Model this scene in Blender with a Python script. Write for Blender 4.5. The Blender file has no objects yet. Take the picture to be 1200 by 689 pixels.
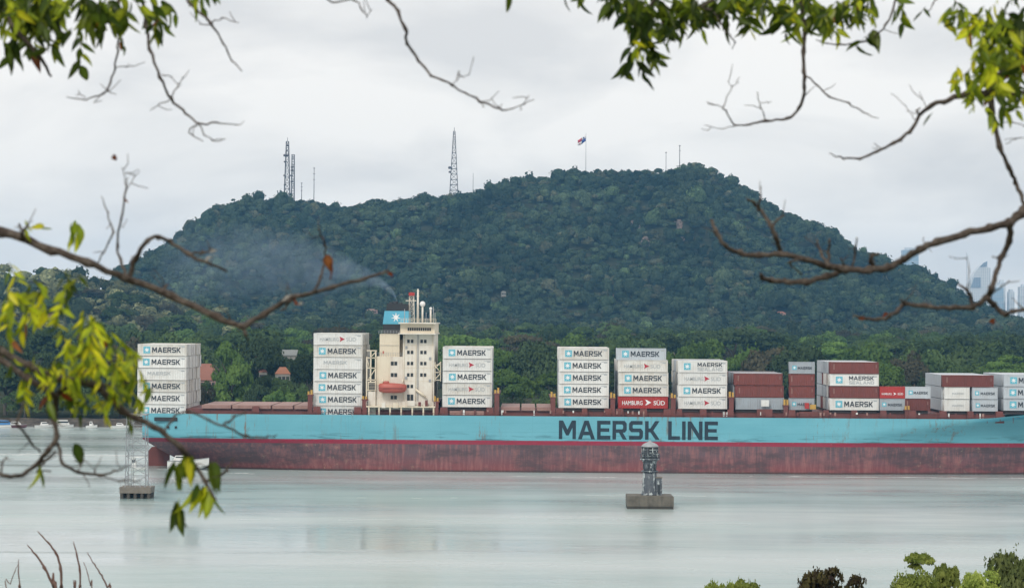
import bpy, bmesh, math, random
import numpy as np
from mathutils import Vector, Matrix, Euler

S = bpy.context.scene
COL = S.collection
rad = math.radians

# ------------------------------------------------------------------ camera
FPX = 3038.0                      # focal length in photo pixels (1200 wide)
CAM_Z = 36.3
cam_d = bpy.data.cameras.new("camera")
cam = bpy.data.objects.new("camera", cam_d)
COL.objects.link(cam)
cam_d.sensor_width = 36.0
cam_d.lens = 36.0 * FPX / 1200.0
cam_d.clip_start = 0.5
cam_d.clip_end = 20000
CAM_M = (Matrix.Translation((0, 0, CAM_Z)) @ Euler((rad(90 + 0.575), 0, 0)).to_matrix().to_4x4()
         @ Euler((0, 0, rad(0.4))).to_matrix().to_4x4())
cam.matrix_world = CAM_M
cam_d.dof.use_dof = True
cam_d.dof.focus_distance = 640
cam_d.dof.aperture_fstop = 7.5
S.camera = cam

# ------------------------------------------------------------------ world, sun, exposure
W = bpy.data.worlds.new("World")
S.world = W
W.use_nodes = True
SUN_EL, SUN_AZ = 42.0, 203.0      # degrees; azimuth clockwise from +Y (view direction)
nt = W.node_tree
nt.nodes.clear()
_o = nt.nodes.new("ShaderNodeOutputWorld")
_b = nt.nodes.new("ShaderNodeBackground")
_b.inputs[1].default_value = 0.1
_sky = nt.nodes.new("ShaderNodeTexSky")
_sky.sky_type = 'NISHITA'
_sky.sun_disc = False
_sky.sun_elevation = rad(SUN_EL)
_sky.sun_rotation = rad(SUN_AZ)
_sky.air_density = 1.0
_sky.dust_density = 2.0
_tc = nt.nodes.new("ShaderNodeTexCoord")
_n = nt.nodes.new("ShaderNodeTexNoise")
_n.inputs["Scale"].default_value = 1.0
_n.inputs["Detail"].default_value = 6
_n.inputs["Roughness"].default_value = 0.5
_n.inputs["Distortion"].default_value = 0.35
_map = nt.nodes.new("ShaderNodeMapping")
_map.inputs["Location"].default_value = (3.7, 1.9, 0.4)
_map.inputs["Scale"].default_value = (9.0, 9.0, 25.0)
nt.links.new(_tc.outputs["Generated"], _map.inputs["Vector"])
nt.links.new(_map.outputs[0], _n.inputs["Vector"])
_r = nt.nodes.new("ShaderNodeValToRGB")
_r.color_ramp.elements[0].position = 0.34
_r.color_ramp.elements[0].color = (0.735, 0.73, 0.725, 1)
_r.color_ramp.elements[1].position = 0.58
_r.color_ramp.elements[1].color = (0.955, 0.93, 0.895, 1)
nt.links.new(_n.outputs[0], _r.inputs[0])
_sc = nt.nodes.new("ShaderNodeVectorMath"); _sc.operation = 'SCALE'; _sc.inputs["Scale"].default_value = 9.0
nt.links.new(_r.outputs[0], _sc.inputs[0])
_mix = nt.nodes.new("ShaderNodeMix"); _mix.data_type = 'RGBA'
_mix.inputs[0].default_value = 0.95
nt.links.new(_sky.outputs[0], _mix.inputs[6]); nt.links.new(_sc.outputs[0], _mix.inputs[7])
nt.links.new(_mix.outputs[2], _b.inputs[0])
nt.links.new(_b.outputs[0], _o.inputs[0])

sun_d = bpy.data.lights.new("sun", 'SUN')
sun_d.energy = 1.5
sun_d.angle = rad(14)
sun_d.color = (1.0, 0.955, 0.88)
sun = bpy.data.objects.new("sun", sun_d)
COL.objects.link(sun)
_az = rad(SUN_AZ)
_sv = Vector((math.sin(_az) * math.cos(rad(SUN_EL)), math.cos(_az) * math.cos(rad(SUN_EL)), math.sin(rad(SUN_EL))))
sun.rotation_euler = _sv.to_track_quat('Z', 'Y').to_euler()
sun.location = (0, -30, 120)

S.view_settings.view_transform = 'Standard'
S.view_settings.look = 'None'
S.view_settings.exposure = 0.32
S.view_settings.gamma = 1.0
S.view_settings.use_curve_mapping = False
S.render.engine = 'CYCLES'
S.cycles.max_bounces = 8
S.cycles.diffuse_bounces = 3
S.cycles.transmission_bounces = 4
S.cycles.volume_bounces = 0
S.cycles.volume_max_steps = 256

# ------------------------------------------------------------------ helpers
ROLL = math.tan(rad(0.4))


def P(px, py, d):
    """world point at depth d along the camera axis for a photo pixel"""
    return CAM_M @ Vector(((px - 600.0) / FPX * d, -(py - 344.5) / FPX * d, -d))


def lin(r, g, b):
    f = lambda c: (c / 255 / 12.92) if c / 255 <= 0.04045 else ((c / 255 + 0.055) / 1.055) ** 2.4
    return (f(r), f(g), f(b))


def tag(o, label=None, cat=None, group=None, kind=None):
    if label: o["label"] = label
    if cat: o["category"] = cat
    if group: o["group"] = group
    if kind: o["kind"] = kind
    return o


def empty(name, loc=(0, 0, 0), rz=0.0, label=None, cat=None, group=None):
    o = bpy.data.objects.new(name, None)
    o.empty_display_size = 0.3
    COL.objects.link(o)
    o.location = loc
    o.rotation_euler = (0, 0, rz)
    return tag(o, label, cat, group)


def link_mesh(name, me, parent=None, loc=None, rz=None):
    o = bpy.data.objects.new(name, me)
    COL.objects.link(o)
    if parent: o.parent = parent
    if loc is not None: o.location = loc
    if rz is not None: o.rotation_euler = (0, 0, rz)
    return o


def copy_tree(o, parent=None):
    c = o.copy()
    COL.objects.link(c)
    c.parent = parent
    for ch in list(o.children):
        copy_tree(ch, c)
    return c


def np_mesh(name, co, faces, mat=None, tint=None, smooth=False, mats_idx=None):
    """faces: (n,k) int array of equal-size polygons"""
    me = bpy.data.meshes.new(name)
    co = np.asarray(co, dtype=np.float32)
    faces = np.asarray(faces, dtype=np.int32)
    n, k = faces.shape
    me.vertices.add(len(co)); me.vertices.foreach_set("co", co.ravel())
    me.loops.add(n * k); me.loops.foreach_set("vertex_index", faces.ravel())
    me.polygons.add(n); me.polygons.foreach_set("loop_start", np.arange(0, n * k, k, dtype=np.int32))
    if smooth:
        me.polygons.foreach_set("use_smooth", np.ones(n, dtype=bool))
    me.update(calc_edges=True)
    if mat: me.materials.append(mat)
    if tint is not None:
        a = me.attributes.new("tint", 'FLOAT_COLOR', 'POINT')
        t = np.ones((len(co), 4), dtype=np.float32); t[:, :3] = tint
        a.data.foreach_set("color", t.ravel())
    return me


class MB:
    """collects solids; build() links them as ONE mesh object"""
    def __init__(self):
        self.v, self.f, self.s = [], [], []

    def add(self, vs, fs, smooth=False):
        n = len(self.v)
        self.v += [tuple(v) for v in vs]
        self.f += [tuple(i + n for i in f) for f in fs]
        self.s += [smooth] * len(fs)
        return self

    def box(self, x0, x1, y0, y1, z0, z1):
        vs = [(x0, y0, z0), (x1, y0, z0), (x1, y1, z0), (x0, y1, z0), (x0, y0, z1), (x1, y0, z1), (x1, y1, z1), (x0, y1, z1)]
        return self.add(vs, [(0, 3, 2, 1), (4, 5, 6, 7), (0, 1, 5, 4), (1, 2, 6, 5), (2, 3, 7, 6), (3, 0, 4, 7)])

    def prism(self, pts, y0, y1):
        """polygon in XZ (counter-clockwise seen from -Y) extruded in Y"""
        n = len(pts)
        vs = [(x, y0, z) for x, z in pts] + [(x, y1, z) for x, z in pts]
        fs = [tuple(range(n)), tuple(reversed(range(n, 2 * n)))]
        for i in range(n):
            j = (i + 1) % n
            fs.append((i, n + i, n + j, j))
        return self.add(vs, fs)

    def tube(self, pts, rs, n=6, cap=True, smooth=True):
        pts = [Vector(p) for p in pts]
        if not hasattr(rs, "__len__"): rs = [rs] * len(pts)
        vs, fs = [], []
        ref = None
        for i, p in enumerate(pts):
            d = (pts[min(i + 1, len(pts) - 1)] - pts[max(i - 1, 0)])
            if d.length < 1e-9: d = Vector((0, 0, 1))
            d.normalize()
            if ref is None:
                ref = Vector((0, 0, 1)) if abs(d.z) < 0.9 else Vector((1, 0, 0))
            u = d.cross(ref)
            if u.length < 1e-6: u = d.cross(Vector((0, 1, 0)))
            u.normalize(); w = u.cross(d).normalized()
            ref = w
            for k in range(n):
                a = 2 * math.pi * k / n
                vs.append(p + (u * math.cos(a) + w * math.sin(a)) * rs[i])
        for i in range(len(pts) - 1):
            for k in range(n):
                k2 = (k + 1) % n
                fs.append((i * n + k, i * n + k2, (i + 1) * n + k2, (i + 1) * n + k))
        if cap:
            fs.append(tuple(reversed(range(n))))
            fs.append(tuple(range((len(pts) - 1) * n, len(pts) * n)))
        return self.add(vs, fs, smooth)

    def lathe(self, prof, c=(0, 0, 0), n=20, smooth=True):
        vs, fs = [], []
        for r, z in prof:
            for k in range(n):
                a = 2 * math.pi * k / n
                vs.append((c[0] + r * math.cos(a), c[1] + r * math.sin(a), c[2] + z))
        for i in range(len(prof) - 1):
            for k in range(n):
                k2 = (k + 1) % n
                fs.append((i * n + k, i * n + k2, (i + 1) * n + k2, (i + 1) * n + k))
        fs.append(tuple(reversed(range(n))))
        fs.append(tuple(range((len(prof) - 1) * n, len(prof) * n)))
        return self.add(vs, fs, smooth)

    def sphere(self, c, r, n=12, sq=1.0):
        prof = [(max(1e-3, r * math.sin(math.pi * i / n)), -r * sq * math.cos(math.pi * i / n)) for i in range(n + 1)]
        return self.lathe(prof, c, 2 * n)

    def mesh(self, name, mat):
        me = bpy.data.meshes.new(name)
        me.from_pydata(self.v, [], self.f)
        me.polygons.foreach_set("use_smooth", self.s)
        if mat: me.materials.append(mat)
        me.update()
        return me

    def build(self, name, mat, parent=None, loc=None, rz=None):
        return link_mesh(name, self.mesh(name, mat), parent, loc, rz)


# ------------------------------------------------------------------ materials
class NT:
    def __init__(self, m):
        m.use_nodes = True
        self.t = m.node_tree
        self.t.nodes.clear()
        self.out = self.n("ShaderNodeOutputMaterial")

    def n(self, typ, **kw):
        o = self.t.nodes.new(typ)
        for k, v in kw.items(): setattr(o, k, v)
        return o

    def l(self, a, b): self.t.links.new(a, b)

    def noise(self, vec, scale, detail=3, rough=0.55, mapping=None):
        if mapping:
            mp = self.n("ShaderNodeMapping"); mp.inputs["Scale"].default_value = mapping
            self.l(vec, mp.inputs["Vector"]); vec = mp.outputs[0]
        x = self.n("ShaderNodeTexNoise")
        x.inputs["Scale"].default_value = scale; x.inputs["Detail"].default_value = detail; x.inputs["Roughness"].default_value = rough
        self.l(vec, x.inputs["Vector"])
        return x.outputs[0]

    def ramp(self, fac, stops, interp='LINEAR'):
        x = self.n("ShaderNodeValToRGB"); e = x.color_ramp
        e.interpolation = interp
        while len(e.elements) < len(stops): e.elements.new(0.5)
        for k, (p, c) in enumerate(stops):
            e.elements[k].position = p
            c = (c, c, c) if not hasattr(c, "__len__") else c
            e.elements[k].color = (*c, 1)
        self.l(fac, x.inputs[0])
        return x.outputs[0]

    def mix(self, fac, a, b, mode='MIX'):
        x = self.n("ShaderNodeMix", data_type='RGBA', blend_type=mode)
        for s, v in ((0, fac), (6, a), (7, b)):
            if isinstance(v, (int, float)): x.inputs[s].default_value = v
            elif isinstance(v, tuple): x.inputs[s].default_value = (*v, 1)
            else: self.l(v, x.inputs[s])
        return x.outputs[2]

    def math(self, op, a, b=None, c=None):
        x = self.n("ShaderNodeMath", operation=op)
        for s, v in ((0, a), (1, b), (2, c)):
            if v is None: continue
            if isinstance(v, (int, float)): x.inputs[s].default_value = v
            else: self.l(v, x.inputs[s])
        return x.outputs[0]


def paint(name, rgb, rough=0.5, dirt=0.15, dirt_rgb=None, scale=0.6, streak=True, metallic=0.0, per_obj=0.0):
    """weathered painted surface: base colour, blotches and vertical run stains"""
    m = bpy.data.materials.new(name); q = NT(m)
    tc = q.n("ShaderNodeTexCoord").outputs["Object"]
    base = tuple(rgb)
    d = dirt_rgb or tuple(c * 0.45 for c in base)
    n1 = q.noise(tc, scale, 5, 0.6)
    f1 = q.ramp(n1, [(0.42, 0.0), (0.75, 1.0)])
    col = q.mix(q.math('MULTIPLY', f1, dirt), base, d)
    if streak:
        n2 = q.noise(tc, 1.0, 4, 0.6, mapping=(1.6, 1.6, 0.10))
        f2 = q.ramp(n2, [(0.52, 0.0), (0.72, 1.0)])
        col = q.mix(q.math('MULTIPLY', f2, dirt), col, d)
    if per_obj:
        r = q.n("ShaderNodeObjectInfo").outputs["Random"]
        v = q.math('MULTIPLY_ADD', r, per_obj, 1.0 - per_obj * 0.75)
        col = q.mix(1.0, col, v, 'MULTIPLY')
    b = q.n("ShaderNodeBsdfPrincipled")
    b.inputs["Roughness"].default_value = rough
    b.inputs["Metallic"].default_value = metallic
    q.l(col, b.inputs["Base Color"])
    q.l(b.outputs[0], q.out.inputs[0])
    return m


def foliage_mat(name, c0, c1, scale=0.5, transl=0.25, per_obj=0.35, tint=False, rough=0.7):
    m = bpy.data.materials.new(name); q = NT(m)
    tc = q.n("ShaderNodeTexCoord").outputs["Object"]
    col = q.mix(q.ramp(q.noise(tc, scale, 4, 0.6), [(0.35, 0.0), (0.68, 1.0)]), c0, c1)
    if tint:
        at = q.n("ShaderNodeAttribute", attribute_name="tint").outputs["Color"]
        col = q.mix(1.0, col, at, 'MULTIPLY')
    if per_obj:
        r = q.n("ShaderNodeObjectInfo").outputs["Random"]
        col = q.mix(1.0, col, q.math('MULTIPLY_ADD', r, per_obj * 2, 1 - per_obj), 'MULTIPLY')
    d = q.n("ShaderNodeBsdfDiffuse"); q.l(col, d.inputs[0])
    sh = d.outputs[0]
    if transl:
        t = q.n("ShaderNodeBsdfTranslucent"); q.l(col, t.inputs[0])
        mx = q.n("ShaderNodeMixShader"); mx.inputs[0].default_value = transl
        q.l(sh, mx.inputs[1]); q.l(t.outputs[0], mx.inputs[2]); sh = mx.outputs[0]
    if rough < 0.65:
        g = q.n("ShaderNodeBsdfGlossy"); g.inputs["Roughness"].default_value = rough
        mx = q.n("ShaderNodeMixShader"); mx.inputs[0].default_value = 0.015
        q.l(sh, mx.inputs[1]); q.l(g.outputs[0], mx.inputs[2]); sh = mx.outputs[0]
    q.l(sh, q.out.inputs[0])
    return m


M = {}
M['white'] = paint('white_paint', (0.75, 0.75, 0.73), 0.45, 0.38, (0.46, 0.41, 0.35), 0.5, per_obj=0.14)
M['white_old'] = paint('yellowed_white_paint', (0.70, 0.69, 0.65), 0.5, 0.5, (0.40, 0.33, 0.25), 0.45, per_obj=0.16)
M['grey'] = paint('grey_paint', (0.36, 0.40, 0.44), 0.5, 0.3, (0.22, 0.2, 0.19), 0.5, per_obj=0.15)
M['paleblue'] = paint('pale_grey_paint', (0.48, 0.52, 0.56), 0.5, 0.25, (0.3, 0.28, 0.26), 0.5, per_obj=0.12)
M['oxide'] = paint('oxide_red_paint', (0.185, 0.045, 0.036), 0.55, 0.35, (0.09, 0.03, 0.022), 0.6, per_obj=0.35)
M['red'] = paint('red_paint', (0.40, 0.035, 0.03), 0.5, 0.2, None, 0.6)
M['teal_mark'] = paint('light_blue_mark', (0.13, 0.45, 0.56), 0.5, 0.1, None, 1)
M['star_white'] = paint('white_mark', (0.8, 0.8, 0.8), 0.5, 0.05, None, 1)
M['ink'] = paint('dark_ink', (0.03, 0.04, 0.055), 0.5, 0.1, None, 1)
M['ink_pale'] = paint('pale_ink', (0.42, 0.44, 0.45), 0.5, 0.1, None, 1)
M['crimson'] = paint('crimson_mark', (0.42, 0.02, 0.04), 0.5, 0.1, None, 1)
M['deck_red'] = paint('deck_red', (0.17, 0.05, 0.042), 0.65, 0.45, (0.07, 0.035, 0.03), 0.5)
M['deck_shade'] = paint('painted_shade_steel', (0.05, 0.035, 0.035), 0.7, 0.3, None, 0.5)  # near-black steel: shade of the gap below the stacks painted in
M['hatch'] = paint('hatch_cover_paint', (0.34, 0.20, 0.17), 0.6, 0.5, (0.20, 0.09, 0.07), 0.4)
M['cream'] = paint('cream_paint', (0.72, 0.64, 0.50), 0.5, 0.22, (0.42, 0.30, 0.18), 0.35)
M['cream_white'] = paint('off_white_paint', (0.74, 0.70, 0.62), 0.5, 0.4, (0.45, 0.34, 0.24), 0.35)
M['glass'] = paint('dark_window_glass', (0.04, 0.045, 0.05), 0.15, 0.0, None, 1, streak=False)
M['black'] = paint('soot_black', (0.018, 0.02, 0.024), 0.6, 0.2, (0.05, 0.05, 0.05), 0.5)
M['funnel_blue'] = paint('funnel_blue', (0.10, 0.40, 0.56), 0.5, 0.12, None, 0.5)
M['navy'] = paint('navy_lettering', (0.008, 0.022, 0.038), 0.5, 0.2, (0.04, 0.10, 0.13), 0.8)
M['lifeboat'] = paint('coral_red', (0.44, 0.10, 0.07), 0.5, 0.45, (0.3, 0.07, 0.05), 0.6)
M['steel'] = paint('galvanised_steel', (0.33, 0.35, 0.37), 0.5, 0.3, (0.25, 0.22, 0.2), 1.0, metallic=0.2)
M['mast_far'] = paint('mast_steel', (0.12, 0.11, 0.12), 0.6, 0.3, None, 0.3)
M['yellow'] = paint('crane_yellow', (0.50, 0.30, 0.06), 0.55, 0.4, (0.25, 0.12, 0.05), 1.0)
M['concrete'] = paint('weathered_concrete', (0.20, 0.175, 0.145), 0.85, 0.5, (0.10, 0.09, 0.075), 0.7)
M['tidal'] = paint('tide_marked_concrete', (0.06, 0.054, 0.044), 0.8, 0.5, (0.025, 0.025, 0.02), 0.9)
M['roof_red'] = paint('terracotta_tile', (0.28, 0.12, 0.085), 0.8, 0.3, None, 0.3)
M['roof_orange'] = paint('orange_tile', (0.33, 0.14, 0.08), 0.8, 0.3, None, 0.3)
M['roof_grey'] = paint('grey_roof_sheet', (0.20, 0.21, 0.20), 0.7, 0.3, None, 0.3)
M['wall'] = paint('house_wall', (0.27, 0.26, 0.23), 0.8, 0.25, None, 0.4)
M['wall_pink'] = paint('pink_wall', (0.36, 0.24, 0.21), 0.8, 0.25, None, 0.4)
M['boat_white'] = paint('boat_white', (0.76, 0.76, 0.74), 0.35, 0.15, (0.45, 0.42, 0.36), 0.8)
M['boat_dark'] = paint('boat_maroon', (0.12, 0.05, 0.06), 0.5, 0.2, None, 0.8)
M['tarp'] = paint('blue_tarpaulin', (0.05, 0.20, 0.45), 0.6, 0.2, None, 0.8)
M['bark'] = paint('bark', (0.048, 0.034, 0.026), 0.9, 0.8, (0.17, 0.145, 0.12), 55.0, streak=False)
_q = NT.__new__(NT); _q.t = M['bark'].node_tree
_bs = [n for n in _q.t.nodes if n.type == 'BSDF_PRINCIPLED'][0]
_tcb = _q.n("ShaderNodeTexCoord").outputs["Object"]
_bb = _q.n("ShaderNodeBump"); _bb.inputs["Strength"].default_value = 0.9; _bb.inputs["Distance"].default_value = 0.006
_q.l(_q.math('ADD', _q.noise(_tcb, 90, 4, 0.7), _q.math('MULTIPLY', _q.noise(_tcb, 28, 3, 0.6), 1.4)), _bb.inputs["Height"])
_q.l(_bb.outputs[0], _bs.inputs["Normal"])
M['bark_far'] = paint('bark_far', (0.11, 0.09, 0.07), 0.9, 0.4, None, 0.8)
M['twig'] = paint('reddish_twig', (0.13, 0.07, 0.055), 0.8, 0.4, (0.22, 0.17, 0.14), 8.0, streak=False)
M['rock'] = paint('bare_rock', (0.19, 0.14, 0.12), 0.95, 0.9, (0.05, 0.05, 0.042), 0.3)
M['flag_white'] = paint('flag_white', (0.7, 0.7, 0.7), 0.8, 0.0, None, 1, streak=False)
M['flag_red'] = paint('flag_red', (0.5, 0.03, 0.04), 0.8, 0.0, None, 1, streak=False)
M['flag_blue'] = paint('flag_blue', (0.03, 0.06, 0.3), 0.8, 0.0, None, 1, streak=False)
M['fol_dark'] = foliage_mat('foliage_dark', (0.038, 0.060, 0.030), (0.084, 0.122, 0.050), 0.35)
M['fol_mid'] = foliage_mat('foliage_mid', (0.056, 0.094, 0.036), (0.124, 0.178, 0.058), 0.35)
M['fol_light'] = foliage_mat('foliage_light', (0.080, 0.145, 0.040), (0.17, 0.26, 0.062), 0.35)
M['fol_olive'] = foliage_mat('foliage_olive', (0.065, 0.060, 0.040), (0.125, 0.115, 0.065), 0.35)
M['fol_hill'] = foliage_mat('foliage_hill', (0.022, 0.036, 0.023), (0.080, 0.108, 0.064), 0.55, transl=0.0, per_obj=0, tint=True)
M['fol_near'] = foliage_mat('foliage_near_bush', (0.20, 0.27, 0.06), (0.44, 0.50, 0.13), 1.5, transl=0.4)
M['fol_corner'] = foliage_mat('foliage_corner', (0.13, 0.18, 0.06), (0.30, 0.34, 0.13), 1.2, transl=0.35)
M['fol_brown'] = foliage_mat('foliage_brown_bush', (0.05, 0.035, 0.03), (0.12, 0.11, 0.04), 2.5, transl=0.2)
M['leaf'] = foliage_mat('leaf', (0.85, 0.85, 0.85), (1.1, 1.1, 1.1), 20, transl=0.62, per_obj=0, tint=True, rough=0.35)


def hull_mat():
    m = bpy.data.materials.new('hull_paint'); q = NT(m)
    tc = q.n("ShaderNodeTexCoord").outputs["Object"]
    sx = q.n("ShaderNodeSeparateXYZ"); q.l(tc, sx.inputs[0])
    z, x = sx.outputs[2], sx.outputs[0]
    zj = q.math('ADD', z, q.math('MULTIPLY', q.math('SUBTRACT', q.noise(tc, 1.5, 3), 0.5), 0.12))
    # topsides blue, patches of repainting and long horizontal plating seams
    blue = q.mix(q.ramp(q.noise(tc, 0.05, 4, mapping=(1, 1, 3)), [(0.35, 0.0), (0.7, 1.0)]), (0.118, 0.375, 0.46), (0.155, 0.435, 0.52))
    seam = q.ramp(q.math('ABSOLUTE', q.math('SUBTRACT', z, 9.6)), [(0.0, 1.0), (0.05, 0.0)])
    blue = q.mix(q.math('MULTIPLY', seam, 0.35), blue, (0.05, 0.17, 0.22))
    seam2 = q.ramp(q.math('ABSOLUTE', q.math('SUBTRACT', z, 11.7)), [(0.0, 1.0), (0.04, 0.0)])
    blue = q.mix(q.math('MULTIPLY', seam2, 0.25), blue, (0.05, 0.17, 0.22))
    vs = q.ramp(q.math('ABSOLUTE', q.math('SUBTRACT', q.math('FRACT', q.math('MULTIPLY', x, 1 / 11.0)), 0.5)), [(0.0, 1.0), (0.006, 0.0)])
    blue = q.mix(q.math('MULTIPLY', vs, 0.22), blue, (0.05, 0.17, 0.22))
    # rust runs
    rn = q.noise(tc, 1.0, 6, 0.8, mapping=(0.75, 0.75, 0.09))
    mask = q.ramp(q.noise(tc, 0.07, 3, mapping=(1, 1, 0.2)), [(0.46, 0.0), (0.60, 1.0)])
    rust = q.math('MULTIPLY', q.ramp(rn, [(0.54, 0.0), (0.62, 1.0)]), mask)
    blue = q.mix(q.math('MULTIPLY', rust, 0.85), blue, (0.19, 0.105, 0.05))
    # dark fender scrapes just above the boot top
    sc = q.noise(tc, 1.0, 4, 0.65, mapping=(0.10, 0.1, 1.6))
    scm = q.ramp(z, [(7.5 / 14, 1.0), (10.2 / 14, 0.0)])
    q.t.nodes[-1]
    zn = q.math('DIVIDE', z, 14.0)
    scm = q.ramp(zn, [(7.6 / 14, 1.0), (9.8 / 14, 0.0)])
    scr = q.math('MULTIPLY', q.ramp(sc, [(0.53, 0.0), (0.60, 1.0)]), scm)
    blue = q.mix(q.math('MULTIPLY', scr, 0.75), blue, (0.03, 0.10, 0.13))
    # boot stripe and antifouling
    boot = q.mix(q.ramp(q.noise(tc, 0.5, 5, 0.7, mapping=(1, 1, 2)), [(0.45, 0.0), (0.7, 1.0)]), (0.29, 0.015, 0.045), (0.20, 0.03, 0.045))
    boot = q.mix(q.math('MULTIPLY', q.ramp(q.noise(tc, 1.3, 4, 0.7), [(0.62, 0.0), (0.7, 1.0)]), 0.5), boot, (0.30, 0.24, 0.20))
    af = q.mix(q.ramp(zn, [(0.3 / 14, 0.0), (4.6 / 14, 1.0)]), (0.215, 0.052, 0.055), (0.125, 0.075, 0.090))
    af = q.mix(q.math('MULTIPLY', q.ramp(q.noise(tc, 1.0, 5, 0.7, mapping=(1.4, 1.4, 0.14)), [(0.46, 0.0), (0.62, 1.0)]), 0.75), af, (0.30, 0.125, 0.118))
    af = q.mix(q.math('MULTIPLY', q.ramp(q.noise(tc, 0.09, 5, 0.7, mapping=(1, 1, 3)), [(0.46, 0.0), (0.62, 1.0)]), 0.8), af, (0.065, 0.045, 0.052))
    af = q.mix(q.math('MULTIPLY', q.math('MULTIPLY', q.ramp(q.noise(tc, 0.7, 5, 0.75), [(0.60, 0.0), (0.68, 1.0)]), q.ramp(q.noise(tc, 0.03, 2), [(0.46, 0.0), (0.56, 1.0)])), 0.7), af, (0.36, 0.29, 0.20))
    afs = q.ramp(q.math('ABSOLUTE', q.math('SUBTRACT', q.math('FRACT', q.math('MULTIPLY', x, 1 / 17.3)), 0.5)), [(0.0, 1.0), (0.004, 0.0)])
    af = q.mix(q.math('MULTIPLY', afs, 0.5), af, (0.04, 0.025, 0.025))
    wet = q.ramp(zn, [(0.25 / 14, 1.0), (0.6 / 14, 0.0)])
    af = q.mix(q.math('MULTIPLY', wet, 0.75), af, (0.03, 0.028, 0.025))
    col = q.mix(q.math('GREATER_THAN', zj, 6.55), af, boot)
    col = q.mix(q.math('GREATER_THAN', z, 7.55), col, blue)
    b = q.n("ShaderNodeBsdfPrincipled"); b.inputs["Roughness"].default_value = 0.5
    q.l(col, b.inputs["Base Color"])
    # slight oil-canning of the plates
    bp = q.n("ShaderNodeBump"); bp.inputs["Strength"].default_value = 0.25; bp.inputs["Distance"].default_value = 0.25
    q.l(q.noise(tc, 0.35, 2), bp.inputs["Height"]); q.l(bp.outputs[0], b.inputs["Normal"])
    q.l(b.outputs[0], q.out.inputs[0])
    return m


def water_mat():
    m = bpy.data.materials.new('canal_water'); q = NT(m)
    tc = q.n("ShaderNodeTexCoord").outputs["Object"]
    b = q.n("ShaderNodeBsdfPrincipled")
    tone_streaks = q.noise(tc, 0.016, 6, 0.62, mapping=(0.22, 1.0, 1))  # long streaks between a darker and a paler base colour
    q.l(q.mix(q.ramp(tone_streaks, [(0.38, 0.0), (0.60, 1.0)]), (0.31, 0.405, 0.39), (0.44, 0.49, 0.485)), b.inputs["Base Color"])
    b.inputs["IOR"].default_value = 1.33
    patch = q.noise(tc, 0.02, 5, 0.6, mapping=(0.35, 1.0, 1))
    line = q.noise(tc, 0.012, 3, 0.5, mapping=(0.30, 1.0, 1))
    line = q.ramp(q.math('ABSOLUTE', q.math('SUBTRACT', line, 0.52)), [(0.0, 1.0), (0.016, 0.0)])
    q.l(q.ramp(patch, [(0.36, 0.09), (0.64, 0.30)]), b.inputs["Roughness"])
    h0 = q.noise(tc, 2.6, 3, 0.65, mapping=(0.6, 1.0, 1))
    h1 = q.noise(tc, 0.8, 3, 0.6, mapping=(0.6, 1.0, 1))
    h2 = q.noise(tc, 0.14, 3, 0.55, mapping=(0.5, 1.0, 1))
    h = q.math('ADD', q.math('ADD', q.math('MULTIPLY', h1, 0.30), q.math('MULTIPLY', h2, 0.50)), q.math('MULTIPLY', h0, 0.12))
    bp = q.n("ShaderNodeBump"); bp.inputs["Distance"].default_value = 1.0
    q.l(q.math('ADD', q.ramp(patch, [(0.36, 0.06), (0.66, 0.30)]), q.math('MULTIPLY', line, 0.35)), bp.inputs["Strength"])
    q.l(h, bp.inputs["Height"]); q.l(bp.outputs[0], b.inputs["Normal"])
    q.l(b.outputs[0], q.out.inputs[0])
    return m


def ground_mat(name, c0, c1, scale):
    m = bpy.data.materials.new(name); q = NT(m)
    tc = q.n("ShaderNodeTexCoord").outputs["Object"]
    col = q.mix(q.ramp(q.noise(tc, scale, 6, 0.65), [(0.35, 0.0), (0.7, 1.0)]), c0, c1)
    b = q.n("ShaderNodeBsdfDiffuse"); q.l(col, b.inputs[0]); q.l(b.outputs[0], q.out.inputs[0])
    return m


M['hull'] = hull_mat()
M['water'] = water_mat()
M['soil'] = ground_mat('undergrowth_soil', (0.028, 0.036, 0.02), (0.06, 0.06, 0.034), 0.12)
M['bank'] = ground_mat('grassy_bank', (0.035, 0.05, 0.02), (0.08, 0.09, 0.035), 0.6)
M['shore_rock'] = ground_mat('shore_rock', (0.05, 0.045, 0.04), (0.14, 0.12, 0.10), 0.4)


# ------------------------------------------------------------------ numeric noise
class SinNoise:
    def __init__(self, seed, wl, n=14):
        r = np.random.RandomState(seed)
        a = r.rand(n) * 6.283
        k = 6.283 / (wl * (0.55 + 0.9 * r.rand(n)))
        self.kx, self.ky, self.ph, self.n = np.cos(a) * k, np.sin(a) * k, r.rand(n) * 6.283, n

    def __call__(self, x, y):
        x = np.asarray(x, float); y = np.asarray(y, float)
        s = np.zeros(np.broadcast(x, y).shape)
        for kx, ky, ph in zip(self.kx, self.ky, self.ph):
            s = s + np.sin(kx * x + ky * y + ph)
        return s / math.sqrt(self.n)


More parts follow.
